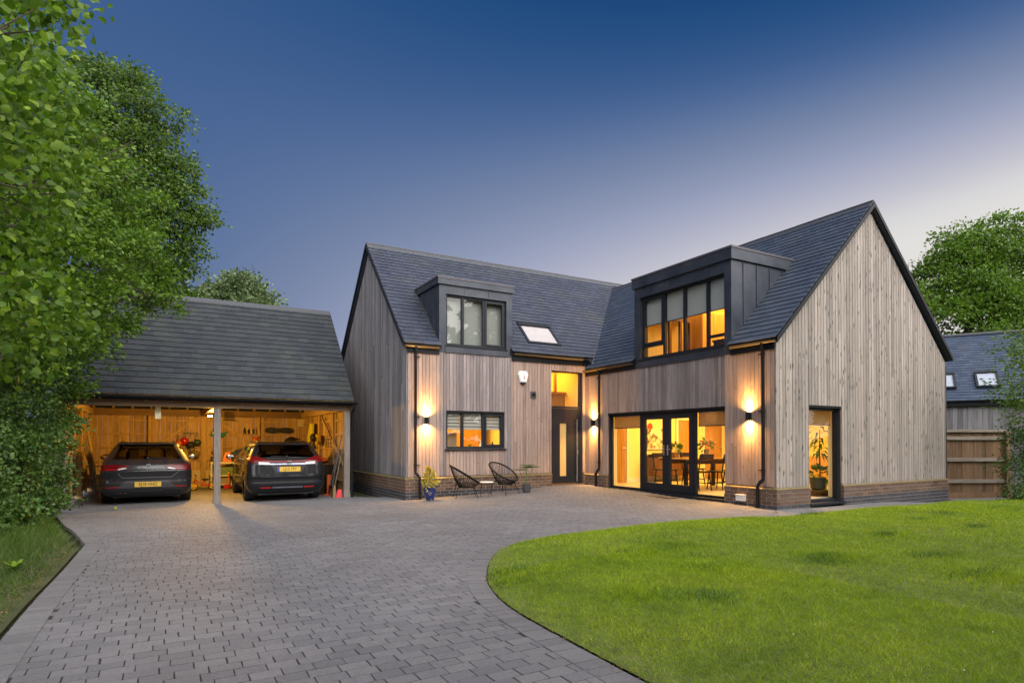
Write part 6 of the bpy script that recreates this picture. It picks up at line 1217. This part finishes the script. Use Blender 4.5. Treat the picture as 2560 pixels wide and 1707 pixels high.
for i in range(26):
    cx_,cy_=[(-5.9,-8.9),(-5.3,-8.75),(-6.05,-9.9),(-4.6,-10.1),(-7.58,-9.0),(-7.7,-9.35),(-2.5,-9.5),(-4.2,-11.2),(-7.2,-10.4)][i] if i<9 else (rng.uniform(-7,6),rng.uniform(-11.5,-7.4))
    n=int(rng.uniform(160,460)*(1 if i<9 else .6)); X.append(rng.normal(cx_,rng.uniform(.08,.2),n)); Y.append(rng.normal(cy_,rng.uniform(.05,.12),n))
X=np.concatenate(X); Y=np.concatenate(Y); k=inpoly(LAWN,X,Y); X=X[k]; Y=Y[k]
grass('grass_tufts','scattered longer dark green tufts standing in the mown lawn',X,Y,lawnz(X,Y)-.004,rng.uniform(.03,.075,len(X)),rng.uniform(.002,.0035,len(X)),leafmat('tuft_blade',(.03,.085,.012),(.06,.14,.02),.35,(.10,.20,.03)))
q=MB()   # clover heads and fallen bits on the lawn
for i in range(150):
    x,y=random.uniform(-8,8),random.uniform(-12.5,-7.0)
    if inpoly(LAWN,np.array([x]),np.array([y]))[0]: q.ball((x,y,float(lawnz(np.array([x]),np.array([y]))[0])+.03),random.uniform(.003,.006),5)
o=q.build('clover_heads',plain('clover_white',(.55,.55,.45),.9)); tag(o,'scattered tiny white clover heads in the lawn','clover'); kind(o,'stuff')
X,Y=scatter(VP,-13.6,-11.1,-12,.8,60000); m_grass2=leafmat('verge_blade',(.03,.075,.008),(.075,.15,.012),.35,(.16,.2,.05)); ed=np.clip((-11.1-X)/.8,0,1)
k=rng.uniform(0,1,len(X))<.5+.5*ed
grass('verge_grass','rough taller grass on the left verge beside the paving',X[k],Y[k],gz(X,Y)[k]-.03,(rng.uniform(.05,.13,len(X))*(.45+ed))[k],rng.uniform(.002,.004,len(X))[k],m_grass2)
x,y=-11.45,-6.3; z=gzf(x,y)-.01; t=thing('weed_plant','bright green broad leaved weed growing in the left verge','plant',(x,y,z)); q=MB()
for k in range(13):
    a=k*.55+random.uniform(-.2,.2); d=Vector((math.cos(a),math.sin(a),random.uniform(.7,1.6))).normalized(); L=random.uniform(.08,.15); w=Vector((-d.y,d.x,0)).normalized()*L*.16; p=Vector((x,y,z))
    q.grid([[p-w*.3,p+w*.3],[p+d*L*.5-w,p+d*L*.5+w],[p+d*L*.85-w*.7+Vector((d.x,d.y,-.3))*L*.12,p+d*L*.85+w*.7+Vector((d.x,d.y,-.3))*L*.12],[p+d*L+Vector((d.x,d.y,-.6))*L*.25-w*.1,p+d*L+Vector((d.x,d.y,-.6))*L*.25+w*.1]])
q.build('foliage',m_lf1,t)
q=MB()   # fallen leaves and grit along the paving edges
for i in range(900):
    if random.random()<.5: k=random.randrange(len(LE)-1); x=LE[k][0]+random.gauss(.03,.05); y=LE[k][1]+random.gauss(0,.06)
    elif random.random()<.7: y=random.uniform(-10,-4.7); x=-11.12-abs(random.gauss(0,.08))
    else: x,y=random.uniform(-11,-6),random.uniform(-11,1)
    z=gzf(x,y)+.012; a=random.uniform(0,6.28); r=random.uniform(.005,.014); q.poly([(x-r*math.cos(a),y-r*math.sin(a),z),(x+r*.5*math.sin(a),y-r*.5*math.cos(a),z+.004),(x+r*math.cos(a),y+r*math.sin(a),z+.002),(x-r*.5*math.sin(a),y+r*.5*math.cos(a),z+.005)])
o=q.build('leaf_litter',plain('litter',(.20,.11,.05),.9,var=.6,scale=3)); tag(o,'dry brown leaf scraps along the paving edges','leaf litter'); kind(o,'stuff')
